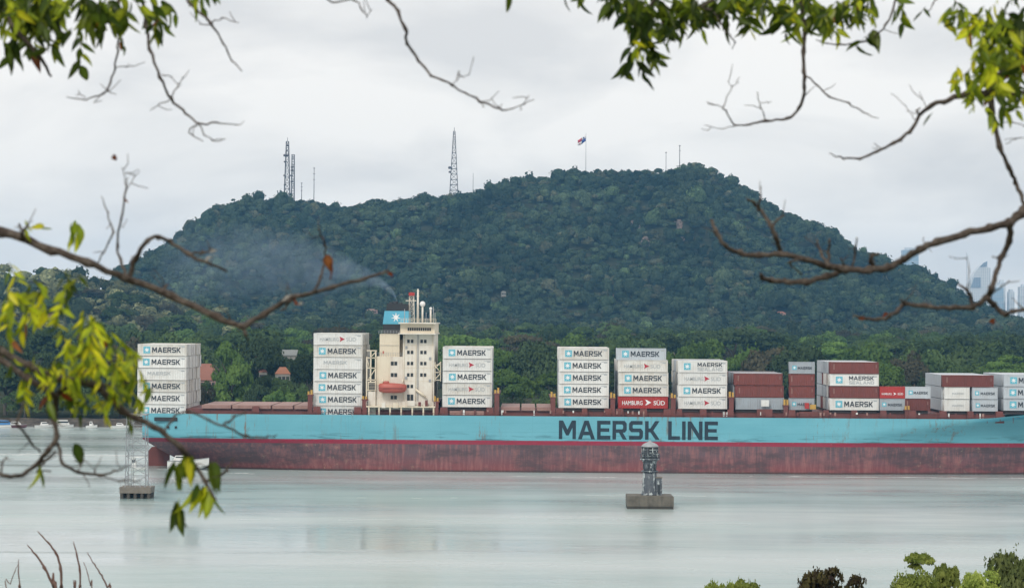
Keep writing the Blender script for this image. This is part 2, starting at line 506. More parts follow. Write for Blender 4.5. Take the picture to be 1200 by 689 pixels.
# ------------------------------------------------------------------ terrain
RIDGE_D = 2650.0
_rp = np.array([(60, 366), (95, 350), (128, 330), (137, 304), (165, 293), (190, 278), (215, 261), (235, 246), (270, 235), (300, 231), (330, 229),
                (360, 229), (400, 232), (450, 232), (475, 223), (500, 220), (530, 219), (565, 212), (600, 208), (640, 205),
                (655, 201), (690, 200), (720, 201), (760, 197), (790, 195), (815, 190), (835, 196), (850, 203), (870, 215),
                (890, 231), (920, 248), (950, 261), (980, 273), (1010, 293), (1030, 298), (1060, 307), (1085, 315),
                (1110, 328), (1140, 347), (1165, 362), (1200, 374), (1260, 380)], float)
_rx = (_rp[:, 0] - 600) / FPX * RIDGE_D
_rz = CAM_Z + (375 + (_rp[:, 0] - 600) * ROLL - _rp[:, 1]) / FPX * RIDGE_D - 14.5 - np.interp(_rp[:, 0], [560, 780], [5.5, 0])
N_big, N_mid, N_sml = SinNoise(3, 260), SinNoise(4, 110), SinNoise(5, 45)


def base_z(y):
    return np.interp(y, [840, 858, 866, 1000, 1300, 1500, 2150, 2700, 9000], [-3.0, -1.0, 2.0, 4.0, 9.0, 15.0, 27.0, 22.0, 4.0])


def land_z(x, y):
    x = np.asarray(x, float); y = np.asarray(y, float)
    b = base_z(y)
    t = np.clip((y - 2120) / (RIDGE_D - 2120), 0, None)
    up = np.sin(np.clip(t, 0, 1) * math.pi / 2) ** 1.15
    dn = np.clip(1 - (t - 1) / 1.4, 0, 1) ** 1.5
    s = np.where(t <= 1, up, dn)
    rz = np.interp(x * RIDGE_D / np.maximum(y, 500.0), _rx, _rz, left=18, right=18)
    h = b + np.maximum(rz - b, 0) * s
    mid = np.clip(4 * np.clip(t, 0, 1) * (1 - np.clip(t, 0, 1)), 0, 1)
    h = h + mid * np.clip((rz - 40) / 80, 0, 1) * (9 * N_big(x, y) + 5 * N_mid(x, y))
    # the nearer shoulder on the left
    g = 38 * np.exp(-(((x + 322) / 112) ** 2) * np.where(x < -322, 0.25, 1.0) - ((y - 1760) / 170) ** 2)
    h = h + g
    return h + np.where(y > 900, 1.2 * N_mid(x, y) * np.clip((y - 900) / 300, 0, 1), 0)


xs = np.concatenate([np.linspace(-3900, -900, 26)[:-1], np.linspace(-900, 900, 141), np.linspace(900, 3900, 26)[1:]])
ys = np.concatenate([np.array([838, 848, 856, 860, 864, 868, 880, 900]), np.linspace(930, 3300, 110), np.linspace(3400, 6600, 20)])
X, Y = np.meshgrid(xs, ys)
Zl = land_z(X, Y)
nx, ny = len(xs), len(ys)
idx = np.arange(nx * ny).reshape(ny, nx)
fq = np.stack([idx[:-1, :-1], idx[:-1, 1:], idx[1:, 1:], idx[1:, :-1]], -1).reshape(-1, 4)
me = np_mesh('ground', np.stack([X, Y, Zl], -1).reshape(-1, 3), fq, M['soil'], smooth=True)
tag(link_mesh('ground', me), 'wooded far shore land rising into the hill', 'ground', kind='structure')

# rocky strip at the waterline
xs2 = np.linspace(-900, 900, 500); ys2 = np.linspace(852, 867, 9)
X2, Y2 = np.meshgrid(xs2, ys2)
rs = np.random.RandomState(8)
Z2 = land_z(X2, Y2) + 0.25 + 0.35 * rs.rand(*X2.shape)
idx = np.arange(X2.size).reshape(X2.shape)
fq = np.stack([idx[:-1, :-1], idx[:-1, 1:], idx[1:, 1:], idx[1:, :-1]], -1).reshape(-1, 4)
tag(link_mesh('shore', np_mesh('shore', np.stack([X2, Y2, Z2], -1).reshape(-1, 3), fq, M['shore_rock'])),
    'dark rocky shoreline along the far bank', 'shore', kind='structure')

# near hillside under the viewpoint
def near_z(x, y):
    z = np.interp(y, [-60, -10, 0, 5, 12, 22, 60, 100, 150, 200, 230], [37, 35, 34.6, 34.3, 33.2, 31.4, 25.0, 19.0, 10.0, 0.2, -3.0])
    return z + 0.25 * N_sml(np.asarray(x) * 4, np.asarray(y) * 4) * np.clip(np.asarray(y) / 30, 0.15, 2)


xs3 = np.linspace(-260, 260, 90); ys3 = np.concatenate([np.linspace(-60, 40, 40), np.linspace(43, 230, 50)])
X3, Y3 = np.meshgrid(xs3, ys3)
idx = np.arange(X3.size).reshape(X3.shape)
fq = np.stack([idx[:-1, :-1], idx[:-1, 1:], idx[1:, 1:], idx[1:, :-1]], -1).reshape(-1, 4)
tag(link_mesh('hillside', np_mesh('hillside', np.stack([X3, Y3, near_z(X3, Y3)], -1).reshape(-1, 3), fq, M['bank'], smooth=True)),
    'grassy near hillside sloping down to the water', 'hillside', kind='structure')

w = MB(); w.add([(-3900, 150, 0), (3900, 150, 0), (3900, 870, 0), (-3900, 870, 0)], [(0, 1, 2, 3)])
tag(w.build('water', M['water']), 'pale grey green canal water with faint ripples', 'water', kind='structure')

# ------------------------------------------------------------------ haze
hz = MB().box(-4000, 4000, -80, 6700, -9, 236)
hm = bpy.data.materials.new('haze'); q = NT(hm)
pv = q.n("ShaderNodeVolumePrincipled")
pv.inputs["Color"].default_value = (0.24, 0.60, 1.0, 1)
pv.inputs["Density"].default_value = 0.000082
pv.inputs["Anisotropy"].default_value = 0.0
q.l(pv.outputs[0], q.out.inputs["Volume"])
hm.cycles.homogeneous_volume = True
tag(hz.build('haze', hm), 'thin bluish haze filling the air over the canal', 'haze', kind='stuff')

# ------------------------------------------------------------------ lettering
GLYPH = {
    'M': (1.15, [[(0, 0), (0, 1), (.28, 1), (.575, .52), (.87, 1), (1.15, 1), (1.15, 0), (.92, 0), (.92, .62), (.66, .2), (.49, .2), (.23, .62), (.23, 0)]]),
    'A': (1.15, [[(0, 0), (.43, 1), (.72, 1), (1.15, 0), (.89, 0), (.8, .22), (.35, .22), (.26, 0)], [(.43, .41), (.72, .41), (.575, .77)]]),
    'E': (.9, [[(0, 0), (0, 1), (.9, 1), (.9, .8), (.24, .8), (.24, .6), (.82, .6), (.82, .41), (.24, .41), (.24, .2), (.9, .2), (.9, 0)]]),
    'R': (.98, [[(0, 0), (0, 1), (.82, 1), (.96, .86), (.96, .5), (.84, .38), (.70, .37), (.98, 0), (.7, 0), (.44, .36), (.24, .36), (.24, 0)],
                [(.24, .55), (.66, .55), (.72, .61), (.72, .75), (.66, .81), (.24, .81)]]),
    'S': (.94, [[(0, 0), (0, .2), (.66, .2), (.7, .24), (.7, .37), (.66, .4), (.14, .4), (0, .54), (0, .86), (.14, 1), (.9, 1), (.9, .8), (.28, .8),
                 (.24, .76), (.24, .64), (.28, .6), (.8, .6), (.94, .46), (.94, .14), (.8, 0)]]),
    'K': (1.0, [[(0, 0), (0, 1), (.24, 1), (.24, .61), (.36, .61), (.68, 1), (.98, 1), (.56, .5), (1.0, 0), (.7, 0), (.36, .4), (.24, .4), (.24, 0)]]),
    'L': (.8, [[(0, 0), (0, 1), (.24, 1), (.24, .2), (.8, .2), (.8, 0)]]),
    'I': (.24, [[(0, 0), (0, 1), (.24, 1), (.24, 0)]]),
    'N': (1.0, [[(0, 0), (0, 1), (.24, 1), (.76, .36), (.76, 1), (1, 1), (1, 0), (.76, 0), (.24, .64), (.24, 0)]]),
    'D': (.95, [[(0, 0), (0, 1), (.78, 1), (.95, .84), (.95, .16), (.78, 0)], [(.24, .2), (.68, .2), (.71, .24), (.71, .76), (.68, .8), (.24, .8)]]),
}


def curve_mesh(cu, mat, name):
    o = bpy.data.objects.new("tmp", cu)
    COL.objects.link(o)
    bpy.context.view_layer.update()
    dg = bpy.context.evaluated_depsgraph_get()
    me = bpy.data.meshes.new_from_object(o.evaluated_get(dg))
    bpy.data.objects.remove(o)
    # curve lies in XY: stand it up in XZ facing -Y
    me.transform(Matrix(((1, 0, 0, 0), (0, 0, -1, 0), (0, 1, 0, 0), (0, 0, 0, 1))))
    me.name = name
    me.materials.clear(); me.materials.append(mat)
    return me


def letters(text, width, height, mat, name='lettering', gap=0.14, thick=0.01):
    cu = bpy.data.curves.new(name, 'CURVE'); cu.dimensions = '2D'; cu.fill_mode = 'BOTH'; cu.extrude = thick
    x, polys = 0.0, []
    for ch in text:
        if ch == ' ':
            x += 0.42; continue
        wd, loops = GLYPH[ch]
        for lp in loops: polys.append([(x + a, b) for a, b in lp])
        x += wd + gap
    x -= gap
    for lp in polys:
        sp = cu.splines.new('POLY'); sp.points.add(len(lp) - 1); sp.use_cyclic_u = True
        for p, (a, b) in zip(sp.points, lp): p.co = (a * width / x, b * height, 0, 1)
    return curve_mesh(cu, mat, name)


def typed(text, width, height, mat, name='lettering', thick=0.008):
    cu = bpy.data.curves.new(name, 'FONT'); cu.body = text; cu.extrude = thick; cu.size = 1.0; cu.offset = 0.012
    me = curve_mesh(cu, mat, name)
    co = np.zeros(len(me.vertices) * 3); me.vertices.foreach_get("co", co); co = co.reshape(-1, 3)
    mn, mx = co.min(0), co.max(0)
    co[:, 0] = (co[:, 0] - mn[0]) / (mx[0] - mn[0]) * width
    co[:, 2] = (co[:, 2] - mn[2]) / (mx[2] - mn[2]) * height
    me.vertices.foreach_set("co", co.ravel()); me.update()
    return me


def star_mesh(r, mat, n=7, inner=0.42, y=-0.012, name='star'):
    pts = []
    for k in range(2 * n):
        a = math.pi / 2 - math.pi * k / n
        rr = r if k % 2 == 0 else r * inner
        pts.append((rr * math.cos(a), rr * math.sin(a)))
    c = MB()
    vs = [(0, y, 0)] + [(a, y, b) for a, b in pts]
    fs = [(0, 1 + (k + 1) % (2 * n), 1 + k) for k in range(2 * n)]
    c.add(vs, fs)
    # rim so that it has thickness
    vs2 = [(a, y, b) for a, b in pts] + [(a, y + 0.02, b) for a, b in pts]
    c.add(vs2, [(k, (k + 1) % (2 * n), 2 * n + (k + 1) % (2 * n), 2 * n + k) for k in range(2 * n)])
    return c.mesh(name, mat)


# ------------------------------------------------------------------ the container ship
KPX = FPX / 620.0                    # 4.9 photo pixels per metre at the ship
SHIP_O = Vector(((167 - 600) / KPX, 620.0, 0))
SHIP_RZ = rad(-0.3)
SHIP_R = Matrix.Rotation(SHIP_RZ, 3, 'Z')


def sx(px): return (px - 167) / KPX


def sz(px, py): return CAM_Z - (py - (375 + (px - 600) * ROLL)) / KPX


def ship_w(x, y, z): return SHIP_O + SHIP_R @ Vector((x, y, z))


ship = empty('container_ship', SHIP_O, SHIP_RZ,
             'long light blue and red cargo ship carrying stacked containers across the canal', 'ship')
HB = 16.1
LV = np.array([-3, -1.5, 0, 1, 2, 3, 4, 5, 6, 7, 7.55, 8.5, 9.5, 10.5, 11.5, 12.5, 13.4])


def deck_z(x):
    return 13.4 + np.interp(x, [197, 203, 211, 240, 290], [0, 0.3, 1.15, 4.0, 7.4])


def half_b(x, z):
    # stern taper below the knuckle, bow fineness above the waterline
    wl = np.interp(x, [0, 4, 12, 24, 38, 52, 66], [0.8, 1.8, 4.6, 9.4, 13.2, 15.3, HB])
    dk = np.interp(x, [0, 3, 9, 14], [14.6, 15.3, 16.0, HB])
    k = np.clip((z + 1.0) / 8.8, 0, 1)
    st = wl + (dk - wl) * k ** 0.8
    t0 = np.interp(z, [0, 7.5, 13.4, 20], [196, 200, 206, 238])
    t1 = np.interp(z, [0, 7.5, 13.4, 20], [268, 274, 283, 290])
    t = np.clip((x - t0) / (t1 - t0), 0, 1)
    zk = np.interp(x, [164, 178, 195, 210, 240], [7.8, 10.0, 12.2, 14.0, 18.0])
    g = np.interp(x, [164, 176, 190, 208, 245], [0.0, 0.35, 0.75, 1.1, 1.5])
    fl = g * 5.0 * (1 - np.exp(-np.maximum(zk - z, 0) / 3.2))
    return np.maximum(st * np.clip(1 - t ** 1.9, 0.004, 1) - fl, 0.05)


xs = np.concatenate([[0, 1, 2.5], np.arange(4, 284, 2.0), np.linspace(284, 290, 6)])
rows = []
for x in xs:
    zt = float(deck_z(x))
    zmin = 7.2 * max(0.0, 1 - x / 13.0) ** 1.3 if x < 13 else -3.0
    zz = np.where(LV > 7.55, 7.55 + (LV - 7.55) * (zt - 7.55) / (13.4 - 7.55), LV)
    zz = np.maximum(zz, zmin + np.arange(len(LV)) * 1e-3) if x < 13 else zz
    hb = half_b(x, zz)
    near = [(x, HB - b, z) for b, z in zip(hb, zz)]
    far = [(x, HB + b, z) for b, z in zip(hb, zz)]
    rows.append(near[::-1] + far)       # deck edge near ... keel ... deck edge far
rows = np.array(rows)
nL = rows.shape[1]
idx = np.arange(rows.shape[0] * nL).reshape(rows.shape[0], nL)
fq = np.stack([idx[:-1, :-1], idx[:-1, 1:], idx[1:, 1:], idx[1:, :-1]], -1).reshape(-1, 4)
hv = MB()
hv.add([tuple(v) for v in rows.reshape(-1, 3)], [tuple(int(i) for i in f) for f in fq], True)
hv.add([tuple(v) for v in rows[0]], [tuple(range(nL))])
# bulwark return, a deck below the rail
hv.add([(x, float(HB - half_b(x, dz) + 0.06), dz - 0.9) for x in xs[::4] for dz in [float(deck_z(x))]] +
       [(x, float(HB + half_b(x, dz) - 0.06), dz - 0.9) for x in xs[::4] for dz in [float(deck_z(x))]],
       [(i, i + 1, len(xs[::4]) + i + 1, len(xs[::4]) + i) for i in range(len(xs[::4]) - 1)])
hull = hv.build('hull', M['hull'], ship)
link_mesh('lettering', letters('MAERSK LINE', sx(842) - sx(656), 4.45, M['navy']), hull, (sx(656), -0.03, 8.0))

# dark mooring openings and marks at the stern
mo = MB().box(sx(182), sx(209), -0.06, 0.3, 11.6, 12.5)
mo.build('mooring_opening', M['black'], hull)
for a in (197, 206):
    MB().box(sx(a), sx(a + 2.5), -0.06, 0.2, 9.9, 10.4).build('fairlead', M['black'], hull)
# rudder behind the stern
MB().prism([(-0.6, -2.5), (4.6, -2.5), (4.6, 5.0), (0.2, 4.6), (-0.6, 3.6)], 15.7, 16.5).build('rudder', M['oxide'], ship)

# hatch coamings, pillars and covers along the deck
D0 = 12.5
MB().box(sx(208), sx(1180), 3.2, 29, D0, 14.55).build('hatch_coaming', M['deck_red'], ship)
rl = MB()
for x in np.arange(sx(215), sx(1195), 3.1):
    rl.box(x, x + 0.12, 0.35, 0.45, D0, 14.0)
rl.box(sx(215), sx(1195), 0.35, 0.45, 13.93, 14.0)
rl.build('rail', M['deck_red'], ship)
for a, b in ((236, 270), (272, 317), (319, 343), (345, 362), (588, 610), (612, 628), (630, 648)):
    MB().box(sx(a), sx(b), 2.6, 29.5, 14.6, 15.45).build('hatch_cover', M['hatch'], ship)
rnd = random.Random(5)
BAYS = [(160, 217), (367, 424), (519, 577), (655, 715), (724, 784), (796, 853), (862, 919), (926, 955), (974, 1031), (1033, 1091), (1109, 1170), (1178, 1236)]
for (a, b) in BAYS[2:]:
    MB().box(sx(a) + 0.3, sx(b) - 0.3, 3.0, 29.2, 14.6, 15.3).build('hatch_cover', M['deck_shade'], ship)  # covers below the containers, shade put into their dark colour
# squat red pedestals that carry the outer row, two or three to a bay
for px in (300, 372, 420, 521, 575, 657, 686, 713, 727, 755, 783, 797, 825, 857, 893, 929, 969, 1002, 1036, 1070, 1106, 1138, 1172):
    wv = rnd.uniform(0.8, 1.15)
    MB().prism([(sx(px) - wv, D0), (sx(px) + wv, D0), (sx(px) + wv * 0.75, 15.28), (sx(px) - wv * 0.75, 15.28)], 0.75, 2.2).build('pedestal', M['deck_red'], ship)
# lashing posts with yellow fittings between bays
for px, top in ((364, 19.2), (428, 18.2), (512, 17.8), (583, 19.8), (649, 19.0), (719, 18.9), (790, 19.0), (858, 19.3), (922, 17.5), (1064, 16.6)):
    m = MB().box(sx(px) - 0.55, sx(px) + 0.55, 1.0, 1.9, D0, top - 1.3)
    m.box(sx(px) - 0.4, sx(px) + 0.4, 28, 29, D0, top - 1.3)
    m.box(sx(px) - 0.75, sx(px) + 0.75, 0.9, 29.2, top - 1.3, top - 1.05)
    lp = m.build('lashing_post', M['deck_red'], ship)
    y = MB()
    for s in (-0.6, 0.1):
        y.box(sx(px) + s, sx(px) + s + 0.45, 0.85, 1.6, top - 1.04, top + rnd.uniform(-0.4, 0.3))
    y.build('fitting', M['yellow'], lp)
# small pale fittings along the coaming
for k in range(46):
    px = rnd.uniform(520, 1160)
    MB().box(sx(px), sx(px) + rnd.uniform(0.2, 0.45), 0.5, 0.75, rnd.uniform(13.5, 14.4), 14.75).build('vent_box', rnd.choice([M['hatch'], M['white'], M['deck_red']]), ship)
# pipe run by the third bay and clutter in front of the small bays
MB().box(sx(528), sx(568), 0.9, 1.3, 13.6, 14.5).build('gangway', M['hatch'], ship)
MB().box(sx(893), sx(902), 0.9, 1.6, 16.1, 17.6).build('store_locker', M['white'], ship)
MB().box(sx(944), sx(949), 0.9, 1.6, 15.6, 17.0).build('store_locker', M['red'], ship)
MB().box(sx(950), sx(957), 0.9, 1.6, 15.5, 16.6).build('store_locker', M['yellow'], ship)
for a, b, z in ((888, 906, 15.4), (938, 960, 14.9)):
    MB().box(sx(a), sx(b), 0.8, 1.7, D0, z).build('locker_base', M['deck_red'], ship)

# ---- bridge tower block (photo columns 420-517)
dh = MB().box(sx(472), sx(509), 3.0, 29, sz(490, 478), sz(490, 391)).build('deckhouse', M['cream_white'], ship)
for row_py in (400, 413, 426, 439.5, 453):
    for cpx in (478.5, 482.8, 494.0, 498.3):
        w_, h_ = 0.62, 0.82
        if row_py > 450 and cpx > 490: continue
        x = sx(cpx); z = sz(490, row_py)
        MB().box(x - w_ / 2, x + w_ / 2, 2.94, 3.2, z - h_ / 2, z + h_ / 2).build('window', M['glass'], dh)
for cpx in (479, 483):
    x, z = sx(cpx), sz(490, 466)
    MB().box(x - 0.35, x + 0.35, 2.94, 3.2, z - 1.0, z + 0.7).build('door', M['glass'], dh)
fm = MB()
for py in (404.5, 431.5, 447):
    fm.box(sx(472) - 0.05, sx(509) + 0.05, 2.95, 3.0, sz(490, py), sz(490, py) + 0.07)
fm.build('deck_edge', M['cream'], dh)
# lower cream block on the aft side
lb = MB().box(sx(441), sx(471.8), 3.5, 28.5, sz(455, 478), sz(455, 418)).build('aft_block', M['cream_white'], ship)
MB().box(sx(441) - 0.01, sx(457), 3.44, 3.6, sz(455, 452), sz(455, 418) - 0.02).build('side_panel', M['cream'], lb)
for row_py in (426, 439.5, 466):
    for cpx in (459.5, 463.6):
        x, z = sx(cpx), sz(455, row_py)
        MB().box(x - 0.34, x + 0.34, 3.40, 3.7, z - 0.45, z + 0.45).build('window', M['glass'], lb)
MB().box(sx(448), sx(449.6), 3.40, 3.7, sz(455, 414.5) , sz(455, 411.5)).build('life_ring', M['lifeboat'], lb)
ub = MB().box(sx(444), sx(467.5), 5.0, 27, sz(455, 418) + 0.01, sz(455, 391.5)).build('engine_casing', M['cream'], ship)
MB().box(sx(467.6), sx(471.9), 8, 24, sz(455, 418) + 0.01, sz(455, 398)).build('casing_link', M['cream'], ub)
MB().box(sx(443.6), sx(468), 4.8, 5.2, sz(455, 404.6), sz(455, 404.2)).build('casing_edge', M['cream_white'], ub)
rr = MB()
for x in np.linspace(sx(443), sx(471), 9): rr.box(x - .04, x + .04, 4.6, 4.7, sz(455, 391.5), sz(455, 387.5))
for z in (387.5, 389.4): rr.box(sx(443), sx(471), 4.6, 4.7, sz(455, z), sz(455, z) + 0.07)
rr.build('railing', M['steel'], ub)
# funnel: dark base, blue band with a white star, sooty cap
fn = MB().prism([(sx(446.6), sz(455, 391)), (sx(468), sz(455, 391)), (sx(469.5), sz(455, 380)), (sx(446.4), sz(455, 380))], 10, 22).build('funnel', M['black'], ship)
MB().prism([(sx(446.2), sz(455, 379.9)), (sx(476.8), sz(455, 379.9)), (sx(476.8), sz(455, 364.2)), (sx(448.2), sz(455, 364.2))], 9.9, 22.1).build('band', M['funnel_blue'], fn)
link_mesh('star', star_mesh(1.25, M['star_white'], inner=0.32), fn, (sx(461.8), 9.88, sz(461, 371.8)))
MB().prism([(sx(450), sz(455, 364.1)), (sx(476.5), sz(455, 364.1)), (sx(475.8), sz(455, 355.8)), (sx(451.2), sz(455, 355.2))], 10.3, 21.7).build('cap', M['black'], fn)
ex = MB()
for px, r, t in ((455, .55, 353.5), (460, .65, 352.5), (466, .5, 354)):
    ex.tube([(sx(px), 15, sz(455, 358)), (sx(px), 15, sz(455, t))], r, 10)
ex.build('exhaust_pipe', M['black'], fn)
# bridge: windows band, brow and wing
br = MB().box(sx(469), sx(509.5), 2.0, 29.8, sz(490, 391) + 0.01, sz(490, 379)).build('bridge', M['cream'], ship)
for k in range(11):
    a = 477.6 + k * 2.55
    MB().box(sx(a), sx(a + 2.0), 1.93, 2.3, sz(490, 387.6), sz(490, 384.0)).build('bridge_window', M['glass'], br)
MB().box(sx(467), sx(511), 0.6, 31.4, sz(490, 379.4), sz(490, 378)).build('brow', M['cream_white'], br)
MB().box(sx(466.5), sx(510.6), 0.4, 31.6, sz(490, 391.8), sz(490, 390.6)).build('wing_deck', M['cream_white'], br)
rr = MB()
for x in np.linspace(sx(470), sx(511), 14): rr.box(x - .035, x + .035, 0.9, 1.0, sz(490, 378), sz(490, 373.6))
for z in (373.6, 375.6): rr.box(sx(470), sx(511), 0.9, 1.0, sz(490, z), sz(490, z) + 0.07)
rr.build('railing', M['cream'], br)


def lattice(m, x, y, z0, z1, w0, w1, r, bays, n=4):
    """four-legged braced tower"""
    c = [(-1, -1), (1, -1), (1, 1), (-1, 1)]
    for k in range(bays):
        a, b = k / bays, (k + 1) / bays
        wa, wb = (w0 + (w1 - w0) * a) / 2, (w0 + (w1 - w0) * b) / 2
        za, zb = z0 + (z1 - z0) * a, z0 + (z1 - z0) * b
        for i in range(4):
            p, q_ = c[i], c[(i + 1) % 4]
            A = (x + p[0] * wa, y + p[1] * wa, za); B = (x + p[0] * wb, y + p[1] * wb, zb)
            A2 = (x + q_[0] * wa, y + q_[1] * wa, za); B2 = (x + q_[0] * wb, y + q_[1] * wb, zb)
            m.tube([A, B], r, n, smooth=False)
            m.tube([B, B2], r * 0.6, n, smooth=False)
            if k % 2: m.tube([A, B2], r * 0.6, n, smooth=False)
            else: m.tube([A2, B], r * 0.6, n, smooth=False)
    return m


zr = sz(490, 378)
rmast = lattice(MB(), sx(479.5), 14, zr, sz(480, 346), 1.35, 1.0, 0.11, 6).build('radar_mast', M['cream_white'], ship)
MB().box(sx(476.2), sx(483), 13, 15, sz(480, 346), sz(480, 342)).build('mast_top', M['red'], rmast)
MB().box(sx(472.5), sx(485), 13.5, 14.5, sz(480, 352.4), sz(480, 351.4)).build('radar_scanner', M['cream_white'], rmast)
mm = MB().tube([(sx(487.4), 12, zr), (sx(487.4), 12, sz(487, 338))], [0.30, 0.2], 8)
for z in (341, 347, 356, 365): mm.box(sx(486), sx(489), 11.8, 12.2, sz(487, z), sz(487, z) + 0.14)
mm.build('signal_mast', M['cream_white'], ship)
for px, py, r, y in ((493.6, 356.0, 0.68, 9), (503.5, 361.5, 0.36, 8)):
    rp = MB().tube([(sx(px), y, zr), (sx(px), y, sz(px, py) - r * 0.7)], 0.22, 8).build('radome_post', M['cream_white'], ship)
    MB().sphere((sx(px), y, sz(px, py)), r, 10).build('radome', M['boat_white'], rp)
for px, t, r in ((507, 359, 0.1), (498.5, 366, 0.08), (509, 366, 0.08), (473, 362, 0.1)):
    MB().tube([(sx(px), 6, zr), (sx(px), 6, sz(px, t))], r, 6).build('whip_aerial', M['steel'], ship)
# open stair tower aft
st = MB()
for a in (429.6, 434.2, 440.0):
    st.box(sx(a) - .16, sx(a) + .16, 3.0, 3.4, 13.4, sz(435, 411 if a > 430 else 418))
for py in (411.5, 420, 432, 446, 458, 470):
    st.box(sx(429.4), sx(441), 3.0, 6.0, sz(435, py), sz(435, py) + 0.2)
for py0, py1, a, b in ((420, 411.5, 433, 441), (432, 420, 433, 429.6), (446, 432, 431, 440), (470, 458, 431, 440)):
    st.tube([(sx(a), 3.2, sz(435, py0)), (sx(b), 3.2, sz(435, py1))], 0.12, 5)
stair = st.build('stair_tower', M['cream'], ship)
MB().box(sx(431.2), sx(440.4), 2.7, 4.6, sz(435, 458), sz(435, 447.4)).build('vent_house', M['cream'], stair)
for k in range(5):
    MB().box(sx(432.2), sx(439.5), 2.64, 2.8, sz(435, 457 - k * 1.75), sz(435, 456 - k * 1.75) + 0.04).build('louvre', M['black'], stair)
MB().box(sx(431.5), sx(440.0), 2.7, 4.6, 13.4, sz(435, 459)).build('vent_base', M['cream_white'], stair)
# main deck platform, railings and lockers below the block
pf = MB().box(sx(430), sx(511), 0.7, 30, sz(470, 477.4), sz(470, 475.6))
for px in (433, 445, 458, 471, 484, 497, 509): pf.box(sx(px) - .18, sx(px) + .18, 0.8, 1.2, 12.6, sz(470, 477.4))
plat = pf.build('boat_deck', M['cream'], ship)
MB().box(sx(431), sx(511), 3.4, 28, 12.6, sz(470, 477.6)).build('deck_wall', M['cream_white'], plat)
rr = MB()
for x in np.linspace(sx(430), sx(511), 26): rr.box(x - .035, x + .035, 0.75, 0.85, sz(470, 475.6), sz(470, 470.8))
for z in (470.8, 473.2): rr.box(sx(430), sx(511), 0.75, 0.85, sz(470, z), sz(470, z) + 0.06)
rr.build('railing', M['cream_white'], plat)
for a, b, z0, z1, mk in ((448, 452.5, 478, 471.5, 'cream_white'), (461.5, 467.5, 478, 472, 'cream'), (478, 487, 475.6, 469.5, 'cream_white'), (491, 494, 475.6, 471, 'oxide'), (499, 502, 475.6, 469, 'oxide')):
    MB().box(sx(a), sx(b), 0.55, 2.2, sz(470, z0), sz(470, z1)).build('deck_locker', M[mk], plat)
MB().tube([(sx(487.5), 2.5, sz(487, 456.5)), (sx(499.5), 2.3, sz(487, 465.5))], 0.28, 8).build('davit_arm', M['cream'], ship)
rr = MB()
for x in np.linspace(sx(441), sx(471.5), 12): rr.box(x - .03, x + .03, 3.55, 3.62, sz(455, 418), sz(455, 413.6))
for z in (413.6, 415.8): rr.box(sx(441), sx(471.5), 3.55, 3.62, sz(455, z), sz(455, z) + .06)
rr.build('railing', M['steel'], lb)
pp = MB()
for px, a, b in ((473.5, 470, 392), (487.4, 470, 404), (507.2, 470, 392)): pp.tube([(sx(px), 2.9, sz(490, a)), (sx(px), 2.9, sz(490, b))], .09, 6)
pp.build('drain_pipe', M['cream'], dh)
ld = MB()
for px in (489.2, 490.4): ld.box(sx(px) - .03, sx(px) + .03, 2.82, 2.9, sz(490, 470), sz(490, 392))
for z in np.arange(sz(490, 470), sz(490, 392), .45): ld.box(sx(489.2), sx(490.4), 2.83, 2.88, z, z + .05)
ld.build('wall_ladder', M['steel'], dh)
for px, py in ((476, 443), (504, 420), (504, 446), (476, 407)):
    MB().box(sx(px) - .25, sx(px) + .25, 2.75, 3.0, sz(490, py) - .3, sz(490, py) + .3).build('lamp_box', M['steel'], dh)
# side ladders on the forward face
lad = MB()
for py in (428, 437, 446): lad.box(sx(508.9), sx(517), 3.2, 5.2, sz(512, py), sz(512, py) + 0.16)
for a, b, c, d in ((509, 446, 517, 437), (517, 437, 509, 428), (509, 433, 517, 424)): lad.tube([(sx(a), 3.2, sz(512, b)), (sx(c), 3.2, sz(512, d))], 0.12, 5)
for a in (510, 516.6): lad.box(sx(a) - .09, sx(a) + .09, 3.2, 3.4, sz(512, 447), sz(512, 424))
lad.build('side_ladder', M['cream'], ship)

# lifeboat hanging in its davits (a thing of its own)
def loft(m, secs, n=14):
    """secs: list of (x, half width, z bottom, z top, squareness) closed rounded sections"""
    vs, fs = [], []
    for x, hw, zb, zt in secs:
        zc, hz_ = (zb + zt) / 2, (zt - zb) / 2
        for k in range(n):
            a = 2 * math.pi * k / n
            c, s_ = math.cos(a), math.sin(a)
            e = 0.7
            vs.append((x, hw * math.copysign(abs(c) ** e, c), zc + hz_ * math.copysign(abs(s_) ** e, s_)))
    for i in range(len(secs) - 1):
        for k in range(n):
            k2 = (k + 1) % n
            fs.append((i * n + k, (i + 1) * n + k, (i + 1) * n + k2, i * n + k2))
    fs.append(tuple(range(n))); fs.append(tuple(reversed(range((len(secs) - 1) * n, len(secs) * n))))
    return m.add(vs, fs, True)


lf = empty('lifeboat', ship_w(sx(460.5), 1.7, sz(460, 454.6)), SHIP_RZ, 'enclosed coral red lifeboat hanging against the cream bridge tower', 'lifeboat')
loft(MB(), [(-3.35, .25, -.5, .75), (-3.1, .8, -.95, 1.05), (-2.0, 1.2, -1.2, 1.2), (0, 1.35, -1.25, 1.2), (2.0, 1.25, -1.2, 1.05), (3.0, .8, -.9, .9), (3.35, .2, -.3, .7)]).build('hull', M['lifeboat'], lf)
loft(MB(), [(-2.2, .6, .9, 1.5), (-1.9, .8, .9, 1.65), (-1.0, .8, .9, 1.65), (-.8, .5, .9, 1.4)]).build('canopy', M['lifeboat'], lf)
MB().box(-3.3, 3.3, -1.40, -1.30, -0.12, 0.0).build('fender', M['oxide'], lf)
dv = MB()
for s in (-2.4, 2.4):
    dv.tube([(s, 1.6, -1.6), (s, 1.5, 1.4), (s, .4, 2.1), (s, 0, 1.2)], 0.12, 6)
